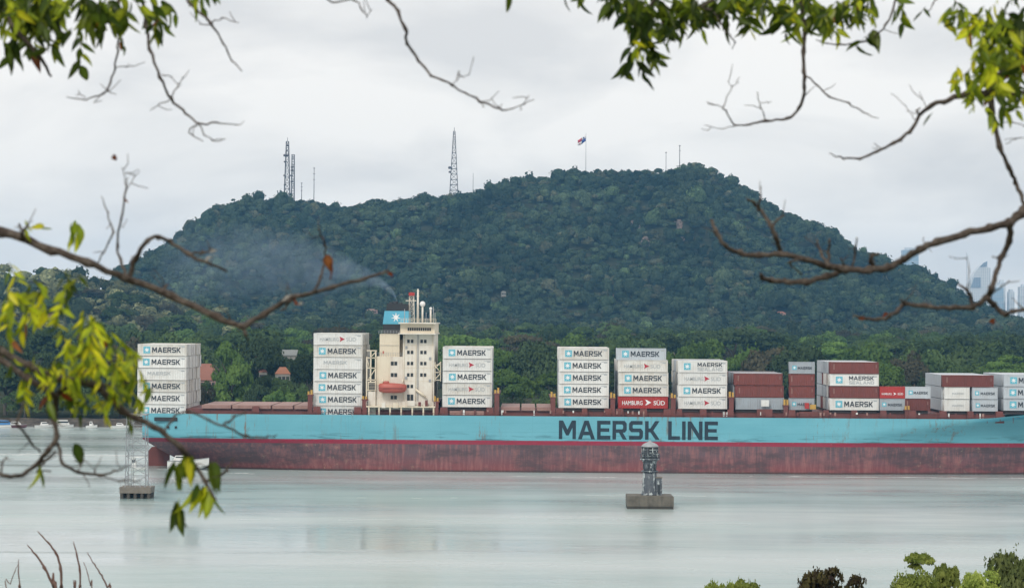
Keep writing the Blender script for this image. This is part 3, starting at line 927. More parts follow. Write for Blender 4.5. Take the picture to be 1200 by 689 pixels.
dv.build('davit', M['cream'], lf)

# ------------------------------------------------------------------ shipping containers
CL, CW, CH, PITCH = 12.192, 2.438, 2.77, 2.9
MESH = {}


def container_meshes(mkey, L):
    k = (mkey, L)
    if k in MESH: return MESH[k]
    f = MB()
    p = 0.11
    for x in (0, L - p):
        for y in (0, CW - p):
            f.box(x, x + p, y, y + p, 0.001, CH - 0.001)
    for z in (0, CH - 0.13):
        for y in (0, CW - p): f.box(p, L - p, y + .002, y + p, z, z + 0.13)
        for x in (0, L - p): f.box(x + .002, x + p - .002, p, CW - p, z, z + 0.13)
    for x in (0, L - .18):
        for y in (-0.005, CW - .165):
            for z in (-0.04, CH - .08): f.box(x - .004, x + .184, y, y + .17, z, z + .12)
    c = MB()
    n = int(L / 0.55)
    d = 0.035
    y0, y1, z0, z1 = 0.045, CW - 0.045, 0.1, CH - 0.02
    pts = []
    for i in range(n):
        a = p * .5 + (L - p) * i / n; w_ = (L - p) / n
        pts += [(a, y0), (a + w_ * .35, y0), (a + w_ * .5, y0 + d), (a + w_ * .85, y0 + d)]
    pts.append((L - p * .5, y0))
    lo = pts + [(x, CW - y) for x, y in reversed(pts)]
    m_ = len(lo)
    vs = [(x, y, z0) for x, y in lo] + [(x, y, z1) for x, y in lo]
    fs = [(i, (i + 1) % m_, m_ + (i + 1) % m_, m_ + i) for i in range(m_)]
    c.add(vs, fs)
    c.add([(p * .5, y0, z1), (L - p * .5, y0, z1), (L - p * .5, y1, z1), (p * .5, y1, z1)], [(0, 1, 2, 3)])
    dr = MB()
    for y in (0.12, CW / 2 + 0.01): dr.box(-0.0, 0.05, y, y + CW / 2 - 0.13, 0.15, CH - 0.15)
    for y in (0.4, 0.9, 1.5, 2.0):
        dr.tube([(-0.03, y, 0.12), (-0.03, y, CH - 0.12)], 0.022, 5)
    mat = M[mkey]
    MESH[k] = (f.mesh('frame', mat), c.mesh('side_panel', mat), dr.mesh('door', mat))
    # the plain one-mesh copy for rows seen only by their ends
    f2 = MB(); f2.add(f.v, f.f); f2.add(c.v, c.f); f2.add(dr.v, dr.f)
    f2.box(L - 0.09, L - 0.05, 0.1, CW - 0.1, 0.13, CH - 0.13)
    MESH[k + ('one',)] = f2.mesh('shipping_container', mat)
    return MESH[k]


me_block = MB().box(0, 1.62, 0, 0.012, 0, 1.62).mesh('emblem', M['teal_mark'])
me_star = star_mesh(0.68, M['star_white'], inner=0.40)
me_mk = letters('MAERSK', 6.9, 1.28, M['ink'])
me_mk_small = letters('MAERSK', 6.0, 0.95, M['ink'])
me_sea = letters('SEALAND', 6.0, 0.8, M['ink_pale'])
me_mk_faint = letters('MAERSK', 5.6, 0.8, M['ink_pale'])
me_ham = typed('HAMBURG', 4.5, 0.85, M['ink_pale'])
me_sud = typed('SÜD', 2.4, 1.1, M['ink_pale'])
me_ham_w = typed('HAMBURG', 4.9, 1.0, M['star_white'])
me_sud_w = typed('SÜD', 2.7, 1.25, M['star_white'])
me_arrow = MB().prism([(0, 1.3), (.25, .6), (.1, 0), (.75, .42), (1.35, .62)], 0, .012).mesh('emblem', M['crimson'])
me_arrow_w = MB().prism([(0, 1.35), (.5, .62), (0, 0), (.45, .1), (1.5, .66), (.45, 1.25)], 0, .012).mesh('emblem', M['star_white'])
me_code = typed('MSKU', 0.35, 1.0, M['star_white'], 'code')
me_codeblk = MB()
for k in range(6): me_codeblk.box(0, 0.28, 0, .01, 0.22 * k, 0.22 * k + 0.14)
me_codeblk = me_codeblk.mesh('code_plate', M['hatch'])

me_codew = MB().prism([(.7, -.10), (1.5, -.10), (1.5, .26), (0, .26), (0, .13), (.7, .13)], 0, .01)
me_codew = me_codew.mesh('lettering', M['ink_pale'])

STYLE_DESC = {'M': 'white container with blue star square and dark lettering', 'M0': 'white container with dark lettering only',
              'H': 'white container with pale lettering and crimson arrow', 'W': 'white container with faint pale lettering',
              'MS': 'white container with two lines of lettering', 'R': 'red container with white lettering and arrow',
              'D': 'rust brown container', 'D2': 'deep maroon container', 'G': 'blue grey container', 'GM': 'grey container with blue star square',
              'GM2': 'pale grey container with blue star square', 'W2': 'white short container with faint lettering'}
STYLE_MAT = {'M': 'white', 'M0': 'white', 'H': 'white', 'W': 'white', 'MS': 'white', 'R': 'red', 'D': 'oxide', 'D2': 'oxide', 'G': 'grey', 'GM': 'grey',
             'GM2': 'paleblue', 'W2': 'white'}
ROW_Y0 = 2.55


def container(style, X, z, L, label, group, y=ROW_Y0):
    t = empty('shipping_container', ship_w(X, y, z), SHIP_RZ, label, 'shipping container', group)
    mk_ = STYLE_MAT[style]
    if mk_ == 'white' and rnd.random() < .3: mk_ = 'white_old'
    fr, sp, dr = container_meshes(mk_, L)
    link_mesh('frame', fr, t); link_mesh('side_panel', sp, t); link_mesh('door', dr, t)
    s = L / CL
    yy = 0.028

    def put(name, me, x, zz, k=1.0):
        o = link_mesh(name, me, t, (x, yy, zz)); o.scale = (k, 1, k); return o
    if STYLE_MAT[style] in ('white', 'paleblue') and L > 10:
        put('lettering', me_codew, L - 1.9, 2.15)
    jx = rnd.uniform(-.13, .13)
    if style in ('M', 'GM', 'GM2', 'MS'):
        k = 1.0 if L > 10 else 0.62
        e = put('emblem', me_block, 1.42 * s + jx, (CH - 1.62 * k) / 2 + 0.02, k)
        link_mesh('star', me_star, e, (0.81, 0, 0.81))
    if style in ('M', 'M0') or (style in ('GM', 'GM2') and L > 10):
        put('lettering', me_mk, 3.45 + jx, 0.78)
    elif style == 'MS':
        put('lettering', me_mk_small, 4.6, 1.38); put('lettering', me_sea, 4.6, 0.38)
    elif style in ('GM', 'GM2'):
        put('lettering', me_mk, 2.0, 1.0, 0.5)
    elif style == 'W':
        put('lettering', me_mk_faint, 2.4, 1.2)
    elif style == 'W2':
        put('lettering', me_mk_faint, 1.9, 1.1, 0.5)
    elif style == 'H':
        put('lettering', me_ham, 1.5, 0.95); put('emblem', me_arrow, 6.2, 0.75); put('lettering', me_sud, 7.8, 0.9)
    elif style == 'R':
        k = 1.0 if L > 10 else 0.48
        put('lettering', me_ham_w, 1.0 * s, 0.8, k); put('emblem', me_arrow_w, 6.6 * s, 0.75, k); put('lettering', me_sud_w, 8.7 * s, 0.8, k)
    elif style in ('D', 'D2'):
        put('code_plate', me_codeblk, 0.9 * s, 1.0)
        put('code_plate', me_codeblk, L - 0.7, 1.4, 0.6)
    return t


ORD = ['bottom', 'second', 'third', 'fourth', 'fifth', 'sixth', 'seventh']


def stack(px, L, styles, place, z0, ys=ROW_Y0, dx=None):
    n = len(styles)
    for i, s in enumerate(styles):
        tier = 'top' if i == n - 1 else ORD[i] + (' tier' if i else '')
        if i == 0: tier = 'bottom tier'
        if i == n - 1: tier = 'top tier'
        d = STYLE_DESC[s]
        lab = f"{d.split(' with ')[0]}, {tier} of {place}"
        words = lab.split()
        if ' with ' in d and len(words) + len(d.split(' with ')[1].split()) + 1 <= 16:
            lab = f"{d}, {tier} of {place}"
        x = sx(px) + (dx[i] if dx else rnd.uniform(-0.04, 0.04))
        container(s, x, z0 + i * PITCH, L, lab, 'containers stacked along the near side of the ship')


ZT, ZB = 15.36, 12.62
L40, L20 = CL, 6.058
stack(160, 57.4 / KPX, ['M', 'M0', 'M', 'W', 'M', 'M'], 'the sternmost stack', ZB)
stack(367, 57.4 / KPX, ['M', 'M', 'M', 'M', 'W', 'M', 'H'], 'stack left of bridge tower', ZB)
stack(519, 58 / KPX, ['M', 'H', 'M', 'H', 'M'], 'stack right of bridge tower', ZT)
stack(655.5, 59 / KPX, ['M', 'M', 'M', 'M', 'M'], 'the all white matching stack', ZT)
stack(725.5, 58.5 / KPX, ['R', 'M', 'M', 'H', 'GM2'], 'stack with grey top', ZT, dx=[0, .1, .05, -.1, -0.5])
stack(796, 57.5 / KPX, ['H', 'M', 'H', 'MS'], 'four high white stack', ZT)
stack(863, 57 / KPX, ['G', 'D2', 'D'], 'three high maroon and grey stack', ZT - .05, dx=[0.1, 0, -.3])
stack(926.5, L20, ['GM', 'D2', 'D', 'GM'], 'narrow four high stack', ZT - .1)
stack(974, 57.5 / KPX, ['M', 'D', 'MS', 'D2'], 'stack alternating white and brown', ZT - .05)
stack(1032.5, L20, ['GM', 'R'], 'short pair under red container', ZT - .05)
stack(1062.5, L20, ['D', 'GM2'], 'short pair with grey over brown', ZT - .05)
stack(1108.5, L20, ['W2', 'W2'], 'short white pair under long brown container', ZT - .1)
stack(1141.5, L20, ['GM2', 'GM2'], 'short grey pair under long brown container', ZT - .1)
container('D', sx(1106.5), ZT - .1 + 2 * PITCH, L40, 'long rust brown container lying across two short white and grey pairs', 'containers stacked along the near side of the ship')
stack(1178, L40, ['GM2', 'GM2', 'GM2'], 'last stack at the bow end', ZT + .1)

# rows behind the front one: things where their ends or tops show
ROWS = 10
BACK = [('sternmost stack', 160, 57.4 / KPX, 6, ZB, ['white']), ('stack left of the bridge tower', 367, 57.4 / KPX, 7, ZB, ['white']),
        ('stack right of the bridge tower', 519, 58 / KPX, 5, ZT, ['white']), ('all white matching stack', 655.5, 59 / KPX, 5, ZT, ['white']),
        ('stack with the grey top', 725.5, 58.5 / KPX, 4, ZT, ['white', 'white', 'grey']), ('four high white stack', 796, 57.5 / KPX, 4, ZT, ['white', 'white', 'grey', 'paleblue']),
        ('maroon and grey stack', 863, 57 / KPX, 3, ZT - .05, ['oxide', 'grey', 'paleblue']),
        ('stack alternating white and brown', 974, 57.5 / KPX, 4, ZT - .05, ['grey', 'white', 'oxide', 'paleblue']),
        ('long brown container near the bow', 1107, 57.5 / KPX, 3, ZT - .1, ['grey', 'white', 'oxide', 'paleblue']),
        ('last stack at the bow end', 1178, L40, 3, ZT + .1, ['paleblue', 'grey'])]
END_SEEN = {160, 367, 796, 863, 974, 1107, 1178}
made, rest = 0, MB()
for nm, px, L, tiers, z0, cols in BACK:
    col_rows = ROWS
    for r in range(1, col_rows + 1):
        for t in range(tiers):
            mk = rnd.choice(cols)
            if nm.startswith('stern') or nm.startswith('stack left') or nm.startswith('all white') or nm.startswith('stack right'): mk = 'white'
            if mk == 'white' and rnd.random() < .3: mk = 'white_old'
            container_meshes(mk, L)
            seen = (t == tiers - 1) or (px in END_SEEN)
            y = ROW_Y0 + r * 2.52
            p = ship_w(sx(px) + rnd.uniform(-.22, .22), y, z0 + t * PITCH)
            if seen and made < 255:
                o = link_mesh('shipping_container', MESH[(mk, L, 'one')], None, p, SHIP_RZ)
                colour = {'white': 'white', 'white_old': 'white', 'grey': 'blue grey', 'oxide': 'rust brown', 'paleblue': 'pale grey'}[mk]
                g = f"{colour} containers behind the front row of the {nm}"
                tag(o, f"{colour} container behind front row of the {nm}", 'shipping container', g)
                made += 1
            else:
                q_ = SHIP_R
                a = Vector((sx(px), y, z0 + t * PITCH))
                rest.box(a.x, a.x + L, a.y, a.y + CW, a.z, a.z + CH)
ro = rest.build('shipping_container_stow', M['paleblue'], None, SHIP_O, SHIP_RZ)
tag(ro, 'grey containers stowed deep inside the stacks on deck', 'shipping containers', kind='stuff')

# ------------------------------------------------------------------ funnel smoke
sm_me = MB().box(-62, 3, -9, 9, -14, 20)
smm = bpy.data.materials.new('smoke'); q = NT(smm)
tcn = q.n("ShaderNodeTexCoord").outputs["Object"]
s3 = q.n("ShaderNodeSeparateXYZ"); q.l(tcn, s3.inputs[0])
u = q.math('DIVIDE', q.math('MULTIPLY', s3.outputs[0], -1.0), 60.0)      # 0 at funnel, 1 at far end


def fcurve(x, pts):
    """piecewise-linear map via a float curve"""
    c = q.n("ShaderNodeFloatCurve")
    cv = c.mapping.curves[0]
    while len(cv.points) < len(pts): cv.points.new(0.5, 0.5)
    for p_, (a, b) in zip(cv.points, pts): p_.location = (a, b)
    c.mapping.update()
    q.l(x, c.inputs["Value"])
    return c.outputs[0]


zc = q.math('MULTIPLY', fcurve(u, [(0, .0), (.05, .20), (.13, .30), (.3, .40), (.6, .50), (1, .36)]), 20.0)
rr_ = q.math('MULTIPLY', fcurve(u, [(0, .07), (.05, .13), (.13, .28), (.3, .62), (.6, .95), (1, 1)]), 11.0)
wob = q.math('MULTIPLY', q.math('SUBTRACT', q.noise(tcn, 0.12, 3), 0.5), q.math('MULTIPLY', rr_, 1.3))
dz = q.math('DIVIDE', q.math('SUBTRACT', q.math('ADD', s3.outputs[2], wob), zc), rr_)
dy = q.math('DIVIDE', s3.outputs[1], q.math('MINIMUM', rr_, 8.5))
fall = q.math('MAXIMUM', q.math('SUBTRACT', 1.0, q.math('ADD', q.math('MULTIPLY', dz, dz), q.math('MULTIPLY', dy, dy))), 0.0)
dens = fcurve(u, [(0, .55), (.05, .40), (.13, .16), (.3, .062), (.6, .040), (.85, .026), (1, 0)])
nz = q.ramp(q.noise(tcn, 0.28, 5, 0.6), [(0.36, 0.12), (0.66, 1.0)])
dens = q.math('MULTIPLY', q.math('MULTIPLY', dens, fall), q.math('MULTIPLY', nz, 0.95))
pv = q.n("ShaderNodeVolumePrincipled")
pv.inputs["Color"].default_value = (0.52, 0.70, 0.90, 1)
q.l(dens, pv.inputs["Density"])
q.l(pv.outputs[0], q.out.inputs["Volume"])
smm.cycles.volume_step_rate = 0.6
so = sm_me.build('smoke', smm, None, ship_w(sx(462), 15.5, sz(460, 354)), SHIP_RZ)
tag(so, 'pale blue smoke drifting aft from the funnel across the hill', 'smoke', kind='stuff')

# ------------------------------------------------------------------ the old lighthouse marker on its block
KL = FPX / 505.0
lt = empty('lighthouse', (P(761, 594, 505).x, 505, 0), 0, 'old dark grey marker lighthouse standing on a concrete block in the water', 'lighthouse')


def bird_mat():
    m = bpy.data.materials.new('weathered_iron'); q = NT(m)
    tc = q.n("ShaderNodeTexCoord").outputs["Object"]
    col = q.mix(q.ramp(q.noise(tc, 1.2, 5, 0.65), [(0.35, 0.0), (0.7, 1.0)]), (0.05, 0.06, 0.075), (0.12, 0.135, 0.15))
    col = q.mix(q.math('MULTIPLY', q.ramp(q.noise(tc, 1.0, 4, 0.7, mapping=(1.2, 1.2, 0.6)), [(0.53, 0.0), (0.59, 1.0)]), 0.8), col, (0.50, 0.56, 0.56))
    b = q.n("ShaderNodeBsdfPrincipled"); b.inputs["Roughness"].default_value = 0.6
    q.l(col, b.inputs["Base Color"]); q.l(b.outputs[0], q.out.inputs[0])
    return m


M['iron'] = bird_mat()
bl = MB().box(-4.45, 4.45, -3.6, 3.6, -2, 0.5).build('tide_line', M['tidal'], lt)
bb = MB(); bb.prism([(-4.5, .5), (4.5, .5), (4.5, 2.35), (4.2, 2.5), (-4.4, 2.5), (-4.5, 2.4)], -3.7, 3.7)
M['block'] = paint('stained_block', (0.15, 0.135, 0.11), 0.9, 0.7, (0.055, 0.05, 0.04), 0.9)
bb.build('foundation_block', M['block'], lt)
zl = lambda py: CAM_Z - (py - (375 + 161 * ROLL)) / KL
zb = 2.5
MB().lathe([(1.75, zb), (1.6, zb + .25), (1.45, zb + .6), (1.36, zl(560)), (1.33, zl(552.5))], n=20).build('base_drum', M['iron'], lt)
MB().lathe([(1.62, zl(552.4)), (1.62, zl(551))], n=20).build('ring_ledge', M['iron'], lt)
MB().lathe([(1.28, zl(551)), (1.22, zl(546)), (1.38, zl(541)), (1.62, zl(538.5))], n=20).build('tower_shaft', M['iron'], lt)
for k in range(6):
    a = k * math.pi / 3 + 0.3
    MB().box(-.16, .16, -0.06, 0.06, -.45, .45).build('port_window', M['glass'], lt, (1.3 * math.cos(a), 1.3 * math.sin(a), zl(546)), a + math.pi / 2)
MB().lathe([(1.95, zl(538.4)), (1.95, zl(537))], n=24).build('gallery', M['iron'], lt)
gr = MB()
for k in range(18):
    a = 2 * math.pi * k / 18
    gr.tube([(1.88 * math.cos(a), 1.88 * math.sin(a), zl(537)), (1.88 * math.cos(a), 1.88 * math.sin(a), zl(531.5))], 0.04, 4)
gr.tube([(1.88 * math.cos(a_), 1.88 * math.sin(a_), zl(531.5)) for a_ in np.linspace(0, 2 * math.pi, 25)], 0.05, 5)
gr.build('gallery_railing', M['iron'], lt)
lr = MB().lathe([(1.5, zl(537)), (1.5, zl(523.5))], n=10, smooth=False).build('lantern_room', M['glass'], lt)
fb = MB()
for k in range(10):
    a = 2 * math.pi * k / 10
    fb.tube([(1.53 * math.cos(a), 1.53 * math.sin(a), zl(537)), (1.53 * math.cos(a), 1.53 * math.sin(a), zl(523))], 0.09, 5)
for z in (534, 530, 526.5): fb.tube([(1.53 * math.cos(a), 1.53 * math.sin(a), zl(z)) for a in np.linspace(0, 2 * math.pi, 11)], 0.07, 5)
fb.build('glazing_bars', M['iron'], lr)
MB().lathe([(1.72, zl(523.4)), (1.65, zl(522)), (1.25, zl(519.8)), (.7, zl(518.3)), (.3, zl(517.4)), (.26, zl(516)), (.02, zl(515.6))], n=20).build('dome', M['steel'], lt)
MB().tube([(0, 0, zl(516)), (0, 0, zl(511))], .05, 6).build('vane', M['iron'], lt)
an = MB().box(1.15, 2.35, -1.0, 0.9, zb + .003, zl(559.5)).build('side_annex', M['iron'], lt)
MB().box(1.1, 2.45, -1.1, 1.0, zl(559.4), zl(558.2)).build('annex_roof', M['concrete'], an)
MB().box(1.5, 2.0, -1.04, -0.9, zb + .2, zb + 2.0).build('door', M['glass'], an)

# ------------------------------------------------------------------ lattice beacon on a piled platform
KB = FPX / 523.0
bc = empty('lattice_beacon', (P(161, 583, 523).x, 523, 0), 0, 'white steel lattice beacon on a piled concrete platform near the stern', 'beacon')
zbz = lambda py: CAM_Z - (py - (375 - 439 * ROLL)) / KB
pt = MB(); pt.prism([(-3.1, zbz(576.5)), (3.1, zbz(576.5)), (3.15, zbz(569.5)), (-3.15, zbz(569.5))], -3.0, 3.0)
pl = pt.build('platform', M['concrete'], bc)
for i in range(5):
    for j in range(3):
        MB().tube([(-2.7 + 1.35 * i, -2.6 + 2.6 * j, -2.5), (-2.7 + 1.35 * i, -2.6 + 2.6 * j, zbz(576.4))], 0.36, 10).build('pile', M['tidal'], pl)
rr = MB()
for x in np.linspace(-3, 3, 7): rr.box(x - .05, x + .05, -2.95, -2.85, zbz(569.5), zbz(564.5))
rr.box(-3, 3, -2.95, -2.85, zbz(564.6), zbz(564.2)); rr.box(-3, 3, -2.95, -2.85, zbz(567), zbz(566.7))
rr.build('railing', M['steel'], pl)
lattice(MB(), -0.1, 0, zbz(569.4), zbz(486), 4.1, 3.7, 0.085, 7).build('lattice_frame', M['steel'], bc)
la = MB()
for x in (-0.9, -0.55): la.tube([(x, -1.6, zbz(569)), (x, -1.6, zbz(486))], 0.05, 5)
for z in np.arange(zbz(569), zbz(486), 0.6): la.tube([(-0.9, -1.6, z), (-0.55, -1.6, z)], 0.035, 4)
la.build('ladder', M['steel'], bc)
MB().box(-2.2, 2.0, -2.1, 2.1, zbz(486), zbz(484.6)).build('top_deck', M['steel'], bc)
MB().lathe([(.45, 0), (.45, .9), (.2, 1.2), (.02, 1.25)], (0, 0, zbz(484.5)), 12).build('lamp', M['steel'], bc)

# ------------------------------------------------------------------ boats
def boat(px, py_w, d, L, B, H, label, hullm='boat_white', cab=None, cabm='boat_white', rz=0.0, name='motor_boat', flip=1):
    p = P(px, py_w, d)
    t = empty(name, (p.x, d, 0), rz, label, 'boat')
    m = MB(); n = 15; secs = []
    for i in range(n + 1):
        u_ = i / n
        x = (-0.5 + u_) * L * flip
        b = B / 2 * (1 - max(0, (u_ - .45) / .55) ** 2.2) * (0.9 + 0.1 * min(1, u_ * 5))
        b = max(b, 0.03)
        top = H * (0.85 + 0.35 * u_ ** 2)
        keel = -0.35 + max(0, (u_ - .55)) ** 2 * 4.3 * H
        secs.append([(x, -b, top), (x, -b * .92, top * .4), (x, -b * .55, keel * .6), (x, 0, keel), (x, b * .55, keel * .6), (x, b * .92, top * .4), (x, b, top)])
    vs = [v for s_ in secs for v in s_]
    fs = []
    for i in range(n):
        for k in range(6): fs.append((i * 7 + k, (i + 1) * 7 + k, (i + 1) * 7 + k + 1, i * 7 + k + 1))
    fs.append(tuple(range(7)))
    m.add(vs, fs, True)
    m.add([s_[0] for s_ in secs] + [s_[6] for s_ in secs], [(i, i + 1, n + 2 + i, n + 1 + i) for i in range(n)])
    h = m.build('hull', M[hullm], t)
    rub = MB().tube([(s_[0][0], s_[0][1] - .02, s_[0][2] - .05) for s_ in secs], 0.05 * L / 6, 5)
    rub.build('rubbing_strake', M['steel'], h)
    if cab:
        c0, c1, ch = cab
        c = MB().prism([(c0 * L * flip, H * .9), (c1 * L * flip, H * .9), ((c1 - .13) * L * flip, H + ch), ((c0 + .05) * L * flip, H + ch)][::flip], -B * .32, B * .32)
        co = c.build('cabin', M[cabm], t)
        wn = MB().box(min((c0 + .06) * L * flip, (c1 - .09) * L * flip), max((c0 + .06) * L * flip, (c1 - .09) * L * flip), -B * .32 - .02, B * .32 + .02, H + ch * .45, H + ch * .8)
        wn.build('cabin_window', M['glass'], co)
    return t


boat(221, 546, 622, 9.9, 2.6, 2.4, 'white launch lying low in the water in front of the stern hull', cab=(-.36, .12, .9))
pb = boat(163, 545, 616, 3.6, 1.9, .9, 'small white workboat with tall canopy just off the ship stern', cab=(-.48, -.15, 2.2))
MB().box(-1.75, 1.9, -.75, .75, 3.1, 3.4).build('canopy', M['boat_white'], pb)
BO = [(4, 503, 'tarp', (-.3, .3, 1.4), 9, 'moored boat under a blue tarpaulin by the far shore', 'boat_white', 'tarp'),
      (20, 503, None, (-.3, .2, 1.0), 7, 'maroon hulled boat moored beside the blue covered one', 'boat_dark', 'boat_white'),
      (52, 503, None, (-.2, .25, .9), 6, 'white moored boat with low cabin, third along the far shore', 'boat_white', 'boat_white'),
      (75, 502, None, (-.4, .3, 1.6), 6.5, 'white moored boat with a long flat canopy by the far shore', 'boat_white', 'boat_white'),
      (108, 503, None, (-.2, .1, 1.2), 3.6, 'smallest white dinghy alone off the far shore', 'boat_white', 'boat_white'),
      (141, 502, None, (-.2, .2, .8), 6, 'white moored boat nearest the ship stern by the shore', 'boat_white', 'boat_white')]
for px, py, _, cb, L, lab, hm_, cm_ in BO:
    boat(px, py, 848, L, 2.3, 1.0, lab, hm_, cb, cm_, rz=rnd.uniform(-.4, .4))

# wake streaks on the water (real foam lying on the surface)
fmat = bpy.data.materials.new('foam'); q = NT(fmat)
tcn = q.n("ShaderNodeTexCoord").outputs["Object"]
bs = q.n("ShaderNodeBsdfDiffuse"); bs.inputs[0].default_value = (0.78, 0.8, 0.79, 1)
tr = q.n("ShaderNodeBsdfTransparent"); mxs = q.n("ShaderNodeMixShader")
q.l(q.ramp(q.noise(tcn, 0.5, 6, 0.7, mapping=(0.22, 1.4, 1)), [(0.46, 0.0), (0.60, 0.85)]), mxs.inputs[0])
q.l(tr.outputs[0], mxs.inputs[1]); q.l(bs.outputs[0], mxs.inputs[2]); q.l(mxs.outputs[0], q.out.inputs[0])


def foam(px0, px1, d0, d1, wid, label):
    n = 60; vs = []
    x0, x1 = (px0 - 600) / FPX * d0, (px1 - 600) / FPX * d1
    for i in range(n + 1):
        u_ = i / n
        x, y = x0 + (x1 - x0) * u_, d0 + (d1 - d0) * u_ + rnd.uniform(-.5, .5)
        w_ = wid * (0.25 + 0.75 * math.sin(math.pi * min(1, max(0.02, u_)))) * rnd.uniform(.6, 1.2)
        vs += [(x, y - w_, 0.02), (x, y + w_, 0.02)]
    m = MB().add(vs, [(2 * i, 2 * i + 2, 2 * i + 3, 2 * i + 1) for i in range(n)])
    tag(m.build('foam', fmat), label, 'foam', kind='stuff')


foam(-60, 164, 686, 680, 8.0, 'white wake foam trailing left of the stern')
foam(185, 300, 622, 606, 3.0, 'thin foam streak below the stern hull')
foam(560, 760, 604, 600, 1.6, 'thin foam streak along the ship waterline amidships')
foam(880, 1230, 610, 609, 1.5, 'thin foam streak along the waterline toward the bow')

# ------------------------------------------------------------------ masts on the hill
def on_ridge(px, off=-25):
    y = RIDGE_D + off
    x = (px - 600) / FPX * y
    return Vector((x, y, float(land_z(x, y)) - 1))


def zpix(px, py, d): return CAM_Z + ((375 + (px - 600) * ROLL) - py) / FPX * d


def dish(m, c, r):
    m.lathe([(r * .3, -0.0), (r, .5), (r, .9), (.1, 1.0)], c, 10)


def radio(px, py, label, w0, w1, dishes=(), bays=12, twin=None, rleg=0.32):
    p = on_ridge(px); zt = zpix(px, py, p.y)
    t = empty('radio_tower', p, 0, label, 'radio tower')
    lattice(MB(), 0, 0, 0, zt - p.z, w0, w1, rleg, bays).build('lattice_frame', M['mast_far'], t)
    if twin:
        lattice(MB(), twin[0], 3, 0, zpix(px, twin[1], p.y) - p.z, 3.2, 2.4, rleg, 8).build('lattice_frame', M['mast_far'], t)
    for dx, py_d, r in dishes:
        MB().lathe([(r, -r * .5), (r, r * .5), (r * .5, r * .8)], (dx, -2, zpix(px, py_d, p.y) - p.z), 10).build('dish', M['mast_far'], t)
    MB().tube([(0, 0, zt - p.z), (0, 0, zt - p.z + 4)], .25, 5).build('aerial', M['mast_far'], t)
    return t


radio(335.5, 166, 'twin lattice radio mast crowded with drum dishes, leftmost on the hilltop', 6.6, 2.4,
      [(0, 171, 1.3), (-.5, 177, 1.1), (-2, 182.5, 1.9), (.6, 182.5, 1.4), (-2, 190, 1.4), (5, 196, 1.3), (5, 200, 1.3), (-2.5, 206, 1.3), (4.5, 206, 1.4), (5, 213, 1.3), (-2, 217, 1.3)], twin=(5.6, 181), rleg=.38)
radio(531, 154, 'tall tapered lattice radio tower standing alone on the ridge', 9.6, 1.6, [(-4.0, 197, 1.9), (-4.0, 202, 1.5)], bays=14)


def pole(px, py, label, r=.35, name='radio_mast', cat='radio mast', bars=3, off=-25):
    p = on_ridge(px, off); h = zpix(px, py, p.y) - p.z
    t = empty(name, p, 0, label, cat)
    MB().tube([(0, 0, 0), (0, 0, h)], [r, r * .6], 6).build('pole', M['mast_far'] if name != 'flagpole' else M['steel'], t)
    if bars:
        m = MB()
        for k in range(bars): m.box(-1.0, 1.0, -.2, .2, h * (.97 - .12 * k), h * (.97 - .12 * k) + .5)
        m.build('crossarm', M['mast_far'], t)
    return t, p, h


pole(367, 196, 'single thin radio mast right of the dish covered twin mast', .5)
pole(352.5, 214, 'shortest stub mast between the dish mast and the thin mast', .5)
pole(553.5, 203, 'thin bare pole on the ridge right of the tapered tower', .35, bars=0)
pole(779.5, 178, 'short thin mast near the summit, left of its taller neighbour', .4, bars=1)
pole(795.5, 170, 'taller thin mast closest to the rounded summit', .55, bars=2)
fp, fpp, fh = pole(685.5, 156, 'tall pale flagpole on the middle of the ridge', .36, 'flagpole', 'flagpole', 0)
fl = empty('flag', fpp + Vector((0, 0, fh)), 0, 'quartered red white and blue flag flying on the hilltop pole', 'flag')


def cloth(name, u0, u1, v0, v1, mat):
    n = 8; vs = []
    for j in range(3):
        for i in range(n + 1):
            u_, v_ = u0 + (u1 - u0) * i / n, v0 + (v1 - v0) * j / 2
            vs.append((-.3 - 8.0 * u_, 0.9 * math.sin(u_ * 7), -2.5 - 6.2 * v_ - 4.6 * u_ + .5 * math.sin(u_ * 6 + v_)))
    fs = [(j * (n + 1) + i, j * (n + 1) + i + 1, (j + 1) * (n + 1) + i + 1, (j + 1) * (n + 1) + i) for j in range(2) for i in range(n)]
    o = MB().add(vs, fs, True).build(name, mat, fl)
    o.modifiers.new('thickness', 'SOLIDIFY').thickness = 0.05


for a in ((0, .5, 0, .5, 'flag_white'), (.5, 1, 0, .5, 'flag_red'), (0, .5, .5, 1, 'flag_blue'), (.5, 1, .5, 1, 'flag_white')):
    cloth('quarter', *a[:4], M[a[4]])
for u_, v_, mk in ((.25, .25, 'flag_blue'), (.75, .75, 'flag_red')):
    s_ = link_mesh('star', star_mesh(1.0, M[mk], n=5), fl, (-.3 - 8 * u_, .9 * math.sin(u_ * 7) - .25, -2.5 - 6.2 * v_ - 4.6 * u_ + .5 * math.sin(u_ * 6 + v_)))

# ------------------------------------------------------------------ far city towers
def tower_mat(name, wall, glass, sx_, sz_):
    m = bpy.data.materials.new(name); q = NT(m)
    tc = q.n("ShaderNodeTexCoord").outputs["Object"]
    s_ = q.n("ShaderNodeSeparateXYZ"); q.l(tc, s_.inputs[0])
    fx = q.math('GREATER_THAN', q.math('FRACT', q.math('MULTIPLY', q.math('ADD', s_.outputs[0], s_.outputs[1]), 1 / sx_)), .35)
    fz = q.math('GREATER_THAN', q.math('FRACT', q.math('MULTIPLY', s_.outputs[2], 1 / sz_)), .4)
    col = q.mix(q.math('MULTIPLY', fx, fz), wall, glass)
    b = q.n("ShaderNodeBsdfPrincipled"); b.inputs["Roughness"].default_value = .35
    q.l(col, b.inputs["Base Color"]); q.l(b.outputs[0], q.out.inputs[0])
    return m


